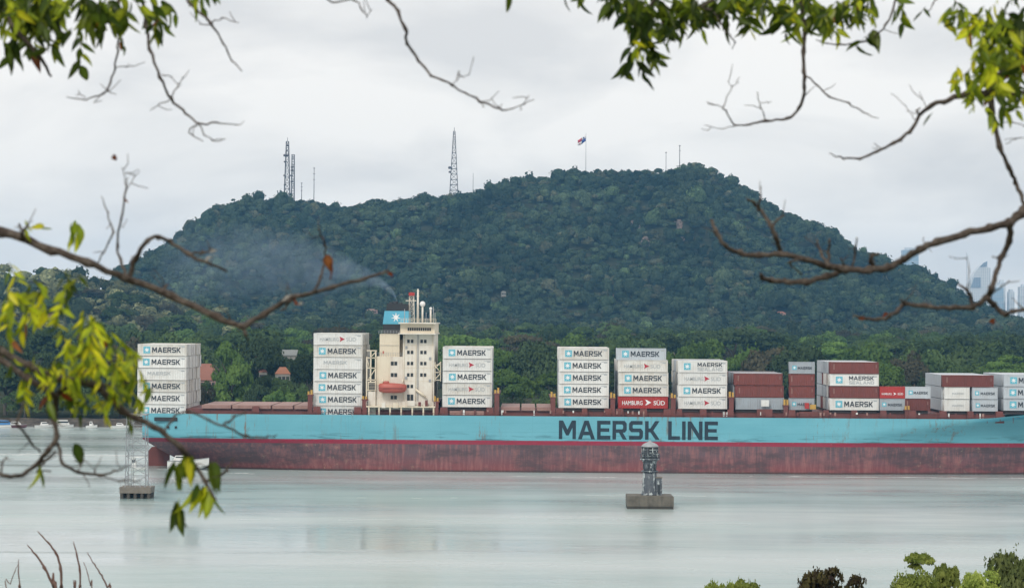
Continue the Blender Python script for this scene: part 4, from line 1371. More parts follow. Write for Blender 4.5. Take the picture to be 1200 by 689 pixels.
M['tw_white'] = tower_mat('white_tower', (0.80, 0.80, 0.79), (0.42, 0.47, 0.52), 5.0, 3.6)
M['tw_glass'] = tower_mat('glass_tower', (0.42, 0.52, 0.60), (0.26, 0.36, 0.46), 4.0, 3.6)
M['tw_dark'] = tower_mat('grey_glass', (0.34, 0.39, 0.46), (0.20, 0.25, 0.33), 6.0, 4.0)
M['tw_pale'] = paint('pale_tower_wall', (0.66, 0.68, 0.70), .5, .1, None, .02)
TD = 6200.0
KT = FPX / TD


def tx(px): return (px - 600) / FPX * TD


def high_rise(px0, px1, py, label, mat, crown=None, dep=30, d=0):
    x0, x1 = tx(px0), tx(px1)
    t = empty('high_rise', ((x0 + x1) / 2, TD + d, 2), 0, label, 'high-rise')
    h = zpix((px0 + px1) / 2, py, TD + d) - 2
    wd = (x1 - x0) / 2
    MB().box(-wd, wd, 0, dep, 0, h).build('facade', M[mat], t)
    mc = MB().box(-wd * .6, wd * .6, 5, dep - 5, h, h + 6)
    mc.build('roof_plant', M['tw_pale'], t)
    sl = MB()
    for k in range(1, int(h / 14)): sl.box(-wd - .8, wd + .8, -1, dep + 1, k * 14, k * 14 + .9)
    sl.build('floor_slab', M['tw_pale'], t)
    return t


# sail shaped tower: curved left edge, blade at the top
x0, x1 = tx(1135), tx(1161)
t = empty('high_rise', (tx(1148), TD, 2), 0, 'white sail shaped high-rise with a curved left edge in the far city', 'high-rise')
zz = lambda py: zpix(1148, py, TD) - 2
rx_ = lambda px: tx(px) - tx(1148)
pts = [(rx_(1135.5), 0), (rx_(1161), 0), (rx_(1161), zz(314)), (rx_(1156.5), zz(313)), (rx_(1156.8), zz(306)), (rx_(1152), zz(308.5)), (rx_(1147), zz(313)), (rx_(1142), zz(320)), (rx_(1138), zz(328)), (rx_(1135.5), zz(337))]
MB().prism(pts, 0, 30).build('facade', M['tw_white'], t)
MB().prism([(rx_(1137.5), zz(337)), (rx_(1149), zz(337)), (rx_(1149), zz(325)), (rx_(1141.5), zz(325))], -1.2, 2).build('glass_bay', M['tw_dark'], t)
MB().prism([(rx_(1148), zz(313)), (rx_(1156.4), zz(312)), (rx_(1156.9), zz(306)), (rx_(1152), zz(308.3))], -1.2, 2).build('crown_blade', M['tw_dark'], t)
MB().box(rx_(1133), rx_(1133.6), 6, 9, 0, zz(296)).build('spire', M['tw_pale'], t)
high_rise(1065, 1084, 293, 'pale blue high-rise just showing above the hill slope', 'tw_glass', d=100)
high_rise(1163, 1176, 337, 'white and glass high-rise right of the sail shaped one', 'tw_glass')
high_rise(1176.5, 1184, 331, 'slim glassy high-rise with flat roof at middle of city', 'tw_white', d=60)
high_rise(1184.6, 1191, 342, 'narrow shorter high-rise second from the picture edge', 'tw_white', d=20)
high_rise(1191.6, 1206, 336, 'broad white high-rise at the edge of the far city', 'tw_white', d=-40)

# ------------------------------------------------------------------ houses among the trees
HOUSE_D = {}


def house(px, py_top, d, wpx, hpx, roofm, wallm, label, rz=0.2, roof='hip', wallh=None):
    k = FPX / d
    wd, rh = wpx / k, hpx / k
    if d > 1400:
        want = rh + 3.2
        best = min(np.arange(1450, 2640, 6.0), key=lambda q_: abs(zpix(px, py_top, q_) - float(land_z((px - 600) / FPX * q_, q_)) - want * q_ / d) + abs(q_ - d) * .002)
        d = float(best); k = FPX / d; wd, rh = wpx / k, hpx / k * .6
        HOUSE_D[px] = d
    x = (px - 600) / FPX * d
    zt = zpix(px, py_top, d)
    g = float(land_z(x, d))
    wh = max(zt - rh - g, 2.5)
    t = empty('house', (x, d, g), rz, label, 'house')
    dp = wd * .7
    MB().box(-wd / 2 * .92, wd / 2 * .92, -dp / 2 * .92, dp / 2 * .92, 0, wh).build('wall', M[wallm], t)
    if roof == 'hip':
        rg = wd * .22
        vs = [(-wd / 2, -dp / 2, wh), (wd / 2, -dp / 2, wh), (wd / 2, dp / 2, wh), (-wd / 2, dp / 2, wh), (-rg, 0, wh + rh), (rg, 0, wh + rh)]
        MB().add(vs, [(0, 1, 5, 4), (1, 2, 5), (2, 3, 4, 5), (3, 0, 4), (3, 2, 1, 0)]).build('roof', M[roofm], t)
    else:
        MB().add([(-wd / 2, -dp / 2, wh), (wd / 2, -dp / 2, wh), (wd / 2, dp / 2, wh + rh), (-wd / 2, dp / 2, wh + rh), (-wd / 2, -dp / 2, wh + .4), (wd / 2, -dp / 2, wh + .4), (wd / 2, dp / 2, wh + rh + .4), (-wd / 2, dp / 2, wh + rh + .4)],
                 [(0, 3, 2, 1), (4, 5, 6, 7), (0, 1, 5, 4), (1, 2, 6, 5), (2, 3, 7, 6), (3, 0, 4, 7)]).build('roof', M[roofm], t)
    for s_ in (-.28, 0, .28):
        MB().box(wd * s_ - .5, wd * s_ + .5, -dp / 2 * .92 - .05, -dp / 2 * .92 + .2, wh - 2.0, wh - .9).build('window', M['glass'], t)
    return t


HOUSES = [
    (238, 426, 955, 46, 19, 'roof_red', 'wall_pink', 'large terracotta hip roof right of the sternmost container stack', .1, 'hip'),
    (332, 430, 890, 17, 8, 'roof_orange', 'wall', 'small bright orange roof between the dark trees', .3, 'hip'),
    (309, 432, 915, 10, 4, 'roof_red', 'wall', 'smallest rust roof peeping left of the orange one', .2, 'hip'),
    (334, 411, 1010, 30, 6, 'roof_grey', 'wall', 'long plain grey roof behind the dark trees', 0.0, 'shed'),
    (52, 366, 1560, 34, 6, 'roof_red', 'wall_pink', 'dull red roofed house on the left shoulder slope', .1, 'hip'),
    (590, 341, 2290, 6, 2, 'roof_grey', 'wall', 'tiny white house alone on the middle of the hillside', .2, 'hip'),
    (717, 345, 2270, 7, 3, 'roof_red', 'wall_pink', 'pale pink house half hidden on the wooded slope', .2, 'hip'),
    (915, 365, 2160, 12, 4, 'roof_red', 'wall_pink', 'salmon roofed house low on the slope above the ship', .1, 'hip'),
    (1097, 352, 2200, 8, 3, 'roof_grey', 'wall', 'small grey white house under the right hill flank', .1, 'shed'),
    (436, 362, 2050, 15, 2.5, 'wall_pink', 'wall_pink', 'pale colonnaded house seen through the funnel smoke', 0.0, 'hip'),
    (157, 358, 1650, 10, 4, 'roof_grey', 'roof_grey', 'grey roofed house among olive trees on the shoulder', .2, 'hip'),
]
house_xy = []
for h in HOUSES:
    o = house(*h[:8], rz=h[8], roof=h[9])
    house_xy.append((h[0], h[1], HOUSE_D.get(h[0], h[2]), h[3]))

# ------------------------------------------------------------------ tree crowns
def crown_mesh(name, mat, seed, kind='dome', n=3200, leaf=0.055):
    """unit crown (radius ~1, base near z=0, top ~1): lobes thickly set with small leaf clumps"""
    r = np.random.RandomState(seed)
    lobes = []
    if kind == 'dome':
        for k in range(26):
            a = r.rand() * 6.283; e = r.rand() ** .8
            rr = .64 * math.sqrt(1 - (1 - e) ** 2 * .6) * (.6 + .4 * r.rand()); zz_ = .28 + .50 * (1 - e) + .08 * r.randn()
            lobes.append((rr * math.cos(a), rr * math.sin(a), zz_, .20 + .17 * r.rand(), .15 + .12 * r.rand()))
        lobes.append((0, 0, .5, .5, .36))
    elif kind == 'umbrella':
        for k in range(24):
            a = r.rand() * 6.283; rr = .78 * math.sqrt(r.rand())
            lobes.append((rr * math.cos(a), rr * math.sin(a), .74 - .34 * rr ** 2 + .07 * r.randn(), .20 + .14 * r.rand(), .07 + .06 * r.rand()))
        for k in range(5):
            a = r.rand() * 6.283; lobes.append((.5 * math.cos(a), .5 * math.sin(a), .30 + .1 * r.rand(), .25, .10))
    elif kind == 'tall':
        for k in range(26):
            z_ = r.rand(); rr = (.52 * math.sin(math.pi * min(1, .18 + .8 * (1 - z_)) * .62)) * (.5 + .5 * r.rand()); a = r.rand() * 6.283
            lobes.append((rr * math.cos(a), rr * math.sin(a), .1 + .82 * z_, .16 + .12 * r.rand(), .09 + .07 * r.rand()))
    elif kind == 'loose':
        for k in range(17):
            a = r.rand() * 6.283; rr = .70 * math.sqrt(r.rand())
            lobes.append((rr * math.cos(a), rr * math.sin(a), .25 + .60 * r.rand() * (1 - .5 * rr), .17 + .13 * r.rand(), .12 + .09 * r.rand()))
    L = np.array(lobes)
    wgt = L[:, 3] * L[:, 4]; wgt /= wgt.sum()
    li = r.choice(len(L), n, p=wgt)
    d = r.randn(n, 3); d[:, 2] = np.abs(d[:, 2]) * 1.0 - .35 * r.rand(n)
    d /= np.linalg.norm(d, axis=1)[:, None]
    rad_ = (.80 + .28 * r.rand(n))[:, None]
    c = L[li, :3] + d * rad_ * np.stack([L[li, 3], L[li, 3], L[li, 4]], 1)
    nrm = d + .55 * r.randn(n, 3); nrm /= np.linalg.norm(nrm, axis=1)[:, None]
    t1 = np.cross(nrm, r.randn(n, 3)); t1 /= np.linalg.norm(t1, axis=1)[:, None]
    t2 = np.cross(nrm, t1)
    s_ = (leaf * (.6 + .8 * r.rand(n)))[:, None]
    q0 = c + t1 * s_ + .3 * nrm * s_; q1 = c + t2 * s_ * .75; q2 = c - t1 * s_ + .3 * nrm * s_; q3 = c - t2 * s_ * .75
    co = np.stack([q0, q1, q2, q3], 1).reshape(-1, 3)
    ns, nl_ = 46, 9
    i0 = r.choice(np.where(d[:, 2] > .05)[0], ns)
    st_ = c[i0]; dr = d[i0] + .5 * r.randn(ns, 3) + np.array([0, 0, .35]); dr /= np.linalg.norm(dr, axis=1)[:, None]
    tt = np.linspace(.1, 1, nl_)[None, :, None] * (.06 + .14 * r.rand(ns))[:, None, None]
    sp = (st_[:, None] + dr[:, None] * tt + .018 * r.randn(ns, nl_, 3)).reshape(-1, 3)
    a1 = r.randn(len(sp), 3); a1 /= np.linalg.norm(a1, axis=1)[:, None]
    a2 = np.cross(a1, r.randn(len(sp), 3)); a2 /= np.linalg.norm(a2, axis=1)[:, None]
    sl = leaf * .75
    co = np.concatenate([co, np.stack([sp + a1 * sl, sp + a2 * sl * .6, sp - a1 * sl, sp - a2 * sl * .6], 1).reshape(-1, 3)])
    n = len(co) // 4
    zl_, zh_ = np.percentile(co[:, 2], [.5, 99.7]); co[:, 2] = (co[:, 2] - zl_) / (zh_ - zl_)
    co[:, :2] /= np.percentile(np.hypot(co[:, 0], co[:, 1]), 98.5)
    return np_mesh(name, co, np.arange(4 * n).reshape(n, 4), mat)


def trunk_mesh(seed, spread=.5):
    r = random.Random(seed); m = MB()
    m.tube([(0, 0, -.05), (.02, .01, .15), (r.uniform(-.04, .04), r.uniform(-.04, .04), .5), (r.uniform(-.08, .08), r.uniform(-.08, .08), .82)], [.05, .036, .026, .01], 8)
    for k in range(6):
        a = r.uniform(0, 6.283); z = r.uniform(.22, .5)
        m.tube([(0, 0, z), (spread * .5 * math.cos(a), spread * .5 * math.sin(a), z + .18), (spread * math.cos(a), spread * math.sin(a), z + .3)], [.022, .014, .005], 6)
    return m.mesh('trunk', M['bark_far'])


PROTO = {}
for i, (mk, kd) in enumerate([(m_, k_) for m_ in ('fol_dark', 'fol_mid', 'fol_light', 'fol_olive') for k_ in ('dome', 'umbrella', 'tall', 'loose')]):
    PROTO[(mk, kd)] = [crown_mesh('crown', M[mk], 40 + i * 3 + j, kd, {'loose': 2800, 'tall': 7000}.get(kd, 5200), {'tall': .034}.get(kd, .043)) for j in range(2)]
TRUNKS = [trunk_mesh(k) for k in range(4)]
rt = random.Random(11)


def tree(px, py, wpx, d, mk, kd, label, group, name='tree', crown_frac=None):
    k = FPX / d
    x = (px - 600) / FPX * d
    g = float(land_z(x, d))
    top = zpix(px, py, d)
    H = max(top - g, 3.0)
    rx = wpx / k / 2
    t = empty(name, (x, d, g), rt.uniform(0, 6.28), label, 'tree', group)
    tr_ = link_mesh('trunk', rt.choice(TRUNKS), t); tr_.scale = (min(H, rx * 1.6), min(H, rx * 1.6), H)
    cf = crown_frac or {'dome': .82, 'umbrella': .55, 'tall': .92, 'loose': .8}[kd]
    chh = min(H * cf, rx * {'dome': 1.7, 'umbrella': 1.1, 'tall': 4.5, 'loose': 1.9}[kd])
    chh = max(chh, H * .45)
    c = link_mesh('crown', rt.choice(PROTO[(mk, kd)]), t, (0, 0, H - chh * .98))
    c.scale = (rx * 1.12, rx * 1.12, chh)
    return t


TREES = [
    # px, top py, width px, depth, foliage, shape, label
    (8, 402, 70, 890, 'fol_dark', 'dome', 'dark domed tree above the blue covered boat on the shore'),
    (58, 418, 66, 884, 'fol_dark', 'loose', 'dark ragged shore tree above the white cabin boats'),
    (100, 408, 70, 892, 'fol_mid', 'dome', 'mid green domed shore tree above the small dinghy'),
    (142, 428, 58, 882, 'fol_dark', 'dome', 'dark low shore tree against the left of the sternmost stack'),
    (30, 455, 46, 874, 'fol_mid', 'loose', 'low green waterside tree behind the maroon boat'),
    (84, 458, 50, 874, 'fol_dark', 'loose', 'low dark waterside tree behind the flat canopied boat'),
    (125, 462, 40, 873, 'fol_dark', 'dome', 'lowest dark waterside tree by the boat nearest the stern'),
    (271, 403, 52, 884, 'fol_light', 'tall', 'tall feathery bright green tree beside the terracotta roof'),
    (303, 397, 58, 920, 'fol_dark', 'dome', 'big dark round tree in the gap left of the bridge tower'),
    (360, 416, 40, 893, 'fol_dark', 'dome', 'dark tree hugging the stack left of the bridge tower'),
    (236, 452, 34, 872, 'fol_olive', 'loose', 'low greyish olive tree under the terracotta roof'),
    (330, 456, 40, 868, 'fol_light', 'loose', 'low light green bush tree just above the hatch covers'),
    (356, 452, 30, 868, 'fol_mid', 'loose', 'low mid green tree beside the hatch covers, next to the stack'),
    (300, 448, 34, 872, 'fol_dark', 'loose', 'low dark ragged tree under the big round one'),
    (314, 444, 30, 880, 'fol_dark', 'dome', 'dark dome tree directly under the small orange roof'),
    (345, 444, 26, 882, 'fol_dark', 'loose', 'dark ragged tree right under the orange roof corner'),
    (333, 419, 38, 965, 'fol_dark', 'dome', 'dark tree standing just before the long grey roof'),
    (331, 443, 26, 874, 'fol_mid', 'dome', 'mid green bush tree right before the small orange roof'),
    (309, 441, 24, 876, 'fol_dark', 'dome', 'small dark tree below the smallest rust roof'),
    (244, 447, 26, 890, 'fol_mid', 'loose', 'scrubby green tree standing before the terracotta roofed house'),
    (290, 386, 110, 1150, 'fol_mid', 'umbrella', 'wide flat topped tree behind the big dark round one'),
    (222, 392, 70, 1120, 'fol_mid', 'dome', 'mid green tree rising over the sternmost stack right corner'),
    (345, 396, 56, 1180, 'fol_light', 'umbrella', 'light spreading tree behind the long grey roof'),
    (185, 388, 80, 1200, 'fol_mid', 'dome', 'mid green tree crown above the middle of sternmost stack'),
    (434, 402, 44, 905, 'fol_mid', 'dome', 'tree seen in the slit between stack and cream stair tower'),
    (400, 384, 80, 1230, 'fol_olive', 'umbrella', 'olive spreading tree over the stack left of the tower'),
    (519, 396, 60, 1140, 'fol_light', 'dome', 'light green tree just right of the cream bridge tower'),
    (553, 394, 96, 1160, 'fol_light', 'umbrella', 'wide bright umbrella tree above the stack right of the tower'),
    (592, 410, 64, 1000, 'fol_light', 'umbrella', 'bright layered tree top left in the empty bay gap'),
    (600, 434, 66, 885, 'fol_light', 'umbrella', 'bright green flat topped tree low in the empty bay gap'),
    (632, 402, 66, 990, 'fol_dark', 'dome', 'dark tree at the middle of the empty bay gap'),
    (618, 393, 70, 1170, 'fol_olive', 'umbrella', 'olive tinged tree behind the dark one in the gap'),
    (644, 436, 46, 892, 'fol_light', 'umbrella', 'light layered tree touching the all white matching stack'),
    (636, 458, 46, 868, 'fol_mid', 'loose', 'low bushy tree just above the hatch covers in the gap'),
    (597, 460, 36, 868, 'fol_dark', 'loose', 'low dark bush tree by the lashing post in the gap'),
    (668, 393, 70, 1190, 'fol_light', 'dome', 'light tree crown over the left of the matching stack'),
    (712, 397, 74, 1120, 'fol_mid', 'umbrella', 'mid green spreading tree between the two five high stacks'),
    (748, 394, 72, 1220, 'fol_mid', 'dome', 'mid green round tree above the stack with grey top'),
    (718, 430, 40, 900, 'fol_dark', 'dome', 'dark tree filling the slit beside the matching stack'),
    (790, 428, 44, 900, 'fol_dark', 'dome', 'dark tree filling the slit beside the four high stack'),
    (792, 402, 64, 1080, 'fol_light', 'loose', 'light ragged tree just left above the four high stack'),
    (822, 400, 60, 1090, 'fol_light', 'dome', 'light rounded tree above the four high white stack'),
    (862, 386, 120, 1270, 'fol_dark', 'umbrella', 'widest dark spreading tree behind the maroon stack'),
    (866, 408, 60, 1000, 'fol_light', 'loose', 'light green tree at the corner of the four high stack'),
    (900, 410, 72, 975, 'fol_olive', 'dome', 'brownish dark tree above the maroon and grey stack'),
    (938, 408, 74, 965, 'fol_dark', 'dome', 'dark round tree behind the narrow four high stack'),
    (975, 402, 110, 1130, 'fol_light', 'umbrella', 'broad bright umbrella tree behind the alternating stack'),
    (1018, 404, 84, 1040, 'fol_light', 'dome', 'bright full tree over the right of the alternating stack'),
    (1038, 424, 46, 935, 'fol_light', 'dome', 'small bright tree against the alternating stack right side'),
    (1060, 414, 56, 985, 'fol_olive', 'dome', 'purplish brown tree above the red container'),
    (1086, 411, 70, 1000, 'fol_mid', 'dome', 'mid green round tree above the grey over brown pair'),
    (1072, 440, 50, 900, 'fol_dark', 'loose', 'low dark tree just over the short pairs'),
    (1096, 396, 70, 1210, 'fol_mid', 'umbrella', 'spreading tree high behind the short pairs'),
    (1140, 392, 74, 1260, 'fol_dark', 'umbrella', 'dark flat tree behind the long brown container'),
    (1152, 401, 76, 1120, 'fol_mid', 'dome', 'pale mid green round tree above the long brown container'),
    (1182, 418, 100, 960, 'fol_light', 'umbrella', 'bright low dome tree over the last stack'),
    (1122, 424, 60, 950, 'fol_mid', 'dome', 'mid green tree right above the long brown container end'),
    (1205, 394, 84, 1210, 'fol_dark', 'dome', 'dark tree at the picture edge under the far city'),
    (772, 392, 70, 1290, 'fol_dark', 'dome', 'dark rounded tree between the grey topped and four high stacks'),
    (905, 393, 80, 1300, 'fol_mid', 'umbrella', 'mid green flat tree behind the brownish one'),
    (940, 396, 70, 1260, 'fol_mid', 'dome', 'round green tree far behind the narrow stack'),
    (1050, 395, 84, 1280, 'fol_mid', 'umbrella', 'flat green tree far behind the red container'),
    (470, 392, 90, 1200, 'fol_mid', 'umbrella', 'spreading tree behind the cream bridge tower'),
    (150, 398, 60, 1000, 'fol_olive', 'dome', 'olive tree at the left corner of the sternmost stack'),
    (60, 385, 80, 1120, 'fol_mid', 'umbrella', 'flat green tree behind the hanging yellow leaves'),
    (110, 380, 80, 1230, 'fol_mid', 'dome', 'round green tree far behind the hanging yellow leaves'),
    (15, 378, 84, 1200, 'fol_dark', 'dome', 'dark tree far behind the blue covered boat'),
]
for a in TREES:
    tree(*a, 'trees along the far shore')

# the nearest belt of the wood, still tree by tree
KD = ['umbrella', 'dome', 'dome', 'umbrella', 'loose']
belt = []
for d in (1345, 1420, 1500, 1590, 1690):
    step = 33 if d < 1550 else 30
    for px in np.arange(-10, 1215, step):
        belt.append((px + rt.uniform(-10, 10), d + rt.uniform(-30, 30)))
COLN = {'fol_dark': 'dark', 'fol_mid': 'mid green', 'fol_light': 'light green', 'fol_olive': 'olive brown'}
for px, d in belt:
    mk = rt.choice(['fol_dark', 'fol_mid', 'fol_mid', 'fol_mid', 'fol_light', 'fol_olive'])
    if px < 240 and d > 1560: mk = rt.choice(['fol_olive', 'fol_olive', 'fol_mid', 'fol_dark'])
    kd = rt.choice(KD)
    x = (px - 600) / FPX * d
    g = float(land_z(x, d))
    H = rt.uniform(10, 17)
    py = 375 + (px - 600) * ROLL - (g + H - CAM_Z) / d * FPX
    if any(abs(px - hx) < hw * .8 and hy - 4 < py + 4 and d < hd and py < hy + 10 for hx, hy, hd, hw in house_xy): continue
    shape = {'umbrella': 'flat topped', 'dome': 'rounded', 'loose': 'ragged'}[kd]
    where = 'left part' if px < 400 else 'middle part' if px < 800 else 'right part'
    tree(px, py, rt.uniform(30, 52) * 1345 / d, d, mk, kd, f"{COLN[mk]} {shape} tree in the {where} of the wooded belt under the hill",
         f"{COLN[mk]} {shape} trees in the {where} of the wooded belt")

# the far wood covering the hill: one mass
bm = bmesh.new(); bmesh.ops.create_icosphere(bm, subdivisions=2, radius=1.0)
bm.verts.ensure_lookup_table()
V0 = np.array([v.co[:] for v in bm.verts]); F0 = np.array([[v.index for v in f.verts] for f in bm.faces]); bm.free()
keep = V0[F0].mean(1)[:, 2] > -.35
F0 = F0[keep]; used = np.unique(F0); rm = -np.ones(len(V0), int); rm[used] = np.arange(len(used)); F0 = rm[F0]; V0 = V0[used]
rs = np.random.RandomState(21)
NQ = 140
VARS = []
for k in range(18):
    # a dark core and a coat of leaf clumps gathered in lobes
    core = V0 * (.66 + .16 * rs.rand(len(V0)))[:, None]
    nl = rs.randint(5, 12)
    lc = rs.randn(nl, 3); lc[:, 2] = np.abs(lc[:, 2]) * rs.uniform(.5, 1.2); lc /= np.linalg.norm(lc, axis=1)[:, None]
    lc *= rs.uniform(.42, .68, nl)[:, None]; lr = rs.uniform(.26, .48, nl)
    li = rs.randint(0, nl, NQ); dd = rs.randn(NQ, 3); dd[:, 2] = np.abs(dd[:, 2]) - .25; dd /= np.linalg.norm(dd, axis=1)[:, None]
    cc = lc[li] + dd * (lr[li] * rs.uniform(.8, 1.12, NQ))[:, None]
    nn_ = dd + .5 * rs.randn(NQ, 3); nn_ /= np.linalg.norm(nn_, axis=1)[:, None]
    t1 = np.cross(nn_, rs.randn(NQ, 3)); t1 /= np.linalg.norm(t1, axis=1)[:, None]; t2 = np.cross(nn_, t1)
    ss = (.06 + .13 * rs.rand(NQ) ** 1.5)[:, None]
    qd = np.stack([cc + t1 * ss, cc + t2 * ss * .8, cc - t1 * ss, cc - t2 * ss * .8], 1).reshape(-1, 3)
    VARS.append(np.concatenate([core, qd]))
VARS = np.array(VARS, dtype=np.float32)
qi = len(V0) + np.arange(4 * NQ).reshape(NQ, 4)
F0 = np.concatenate([F0, qi[:, [0, 1, 2]], qi[:, [0, 2, 3]]])
pts = []
for y in np.concatenate([np.arange(1560, 1740, 8.5), np.arange(1740, 2130, 22), np.arange(2130, 2735, 7.2)]):
    sp = 7.4 if y > 2130 else 9.0
    xw = .208 * y
    x = np.arange(-xw, xw if y >= 1740 else -.105 * y, sp); x = x + rs.uniform(-3.6, 3.6, len(x))
    pts.append(np.stack([x, y + rs.uniform(-4, 4, len(x))], 1))
pts = np.concatenate(pts)
gz = land_z(pts[:, 0], pts[:, 1])
keepm = np.ones(len(pts), bool)
ppx = 600 + pts[:, 0] / pts[:, 1] * FPX
ppy = 375 + (ppx - 600) * ROLL - (gz + 7 - CAM_Z) / pts[:, 1] * FPX
for hx, hy, hd, hw in house_xy:          # leave the houses a clearing
    if hd > 1400: keepm &= ~((np.abs(ppx - hx) < hw * .6) & (pts[:, 1] < hd + 8) & (pts[:, 1] > hd - 60) & (ppy < hy + 5))
CLIFFS = [(797, 265, 5, 9), (793, 257, 6, 4), (800, 278, 4, 4), (757, 282, 5, 6), (764, 286, 4, 3), (742, 263, 3, 6), (785, 276, 4, 3), (806, 257, 3, 3), (751, 266, 3, 4)]
for cx_, cy_, cw_, ch_ in CLIFFS:
    keepm &= ~((((ppx - cx_) / cw_) ** 2 + ((ppy - cy_) / ch_) ** 2 < .5) & (rs.rand(len(pts)) < .72))
pts, gz, ppx, ppy = pts[keepm], gz[keepm], ppx[keepm], ppy[keepm]
n = len(pts)
vi = rs.randint(0, len(VARS), n)
ang = rs.rand(n) * 6.283
sc = 2.8 + 5.2 * rs.rand(n) ** 1.6; big = rs.rand(n) < .08; sc[big] *= 1.5
zs = sc * rs.uniform(.5, 1.3, n)
hgt = rs.uniform(1.5, 7.5, n) + np.where(rs.rand(n) < .07, 4.5, 0)
co = VARS[vi]
ca, sa = np.cos(ang)[:, None], np.sin(ang)[:, None]
X_ = (co[:, :, 0] * ca - co[:, :, 1] * sa) * sc[:, None] + pts[:, 0][:, None]
Y_ = (co[:, :, 0] * sa + co[:, :, 1] * ca) * sc[:, None] + pts[:, 1][:, None]
Z_ = co[:, :, 2] * zs[:, None] + (gz + hgt)[:, None]
NV = VARS.shape[1]
allco = np.stack([X_, Y_, Z_], -1).reshape(-1, 3)
allf = (F0[None] + (np.arange(n) * NV)[:, None, None]).reshape(-1, 3)
patch = np.clip(.5 + .35 * N_mid(pts[:, 0], pts[:, 1]) + .28 * rs.randn(n), 0, 1)
tin = np.array([.62, .70, .72])[None] * (1 - patch)[:, None] + np.array([1.2, 1.18, 1.05])[None] * patch[:, None]
ol = rs.rand(n) < .08
tin[ol] = np.array([1.8, 1.35, 1.3])
ly = rs.rand(n) < .05
tin[ly] = np.array([1.35, 1.45, 1.1])
shoulder = (pts[:, 1] < 2000) & (ppx < 275) & (rs.rand(n) < .7)
tin[shoulder] = np.array([3.6, 2.75, 2.4]) * rs.uniform(.7, 1.1, shoulder.sum())[:, None]
tin = tin * np.clip(.95 + .30 * N_big(pts[:, 0] * 1.6, pts[:, 1] * 1.6), .6, 1.5)[:, None]
tin = (tin * rs.uniform(.75, 1.25, n)[:, None])[:, None, :] * np.concatenate([np.full(len(V0), .8), np.repeat(rs.uniform(.8, 1.25, NQ), 4)])[None, :, None]
fo = link_mesh('forest', np_mesh('forest', allco, allf, M['fol_hill'], tin.reshape(-1, 3)))
tag(fo, 'dense dark green forest covering the hill and its ridge', 'forest', kind='stuff')
# bare rock faces showing through it
for i, (cx_, cy_, cw_, ch_) in enumerate(CLIFFS):
    j = np.argmin((ppx - cx_) ** 2 + (ppy - cy_ - ch_) ** 2)
    y = pts[j, 1]; k = FPX / y
    m = MB(); nx_, nz_ = 10, 10; vs = []
    for a in range(nz_):
        for b in range(nx_):
            u_, v_ = b / (nx_ - 1) * 2 - 1, a / (nz_ - 1) * 2 - 1
            x = (cx_ - 600) / FPX * y + u_ * cw_ / k * .9 * math.sqrt(max(.1, 1 - v_ * v_ * .7)) + rnd.uniform(-.8, .8)
            vs.append((x, y + 6 + (v_ + 1) * 5 + rnd.uniform(-1.6, 1.6) + u_ * u_ * 5, zpix(cx_, cy_, y) + v_ * ch_ / k * .95))
    m.add(vs, [(a * nx_ + b, a * nx_ + b + 1, (a + 1) * nx_ + b + 1, (a + 1) * nx_ + b) for a in range(nz_ - 1) for b in range(nx_ - 1)])
    tag(m.build('rock_face', M['rock']), 'bare pinkish rock showing through the trees high on the hill', 'cliff', kind='structure')

# ------------------------------------------------------------------ foreground leafy trees that frame the view
LEAF_T = np.array([(0, 0, 0), (.16, .10, .0), (.17, .30, .015), (.15, .52, .03), (.085, .78, .02), (0, 1.0, -.03),
                   (-.085, .78, .02), (-.15, .52, .03), (-.17, .30, .015), (-.16, .10, 0), (0, .30, -.06), (0, .62, -.055)])
LEAF_T[1, 0] = .10; LEAF_T[9, 0] = -.10
LEAF_F = [(0, 1, 2, 10), (0, 10, 8, 9), (10, 2, 3, 11), (10, 11, 7, 8), (11, 3, 4, 5), (11, 5, 6, 7)]
GREENS = {'dark': [(.035, .062, .010), (.05, .082, .012), (.026, .05, .010), (.09, .14, .014), (.14, .19, .016)],
          'mid': [(.15, .22, .022), (.09, .14, .018), (.25, .32, .025), (.36, .42, .028), (.055, .095, .015)],
          'bright': [(.66, .70, .03), (.54, .62, .03), (.42, .52, .03), (.76, .72, .035), (.30, .39, .03), (.16, .23, .022)],
          'dead': [(.22, .055, .02), (.16, .05, .02), (.28, .10, .03)]}


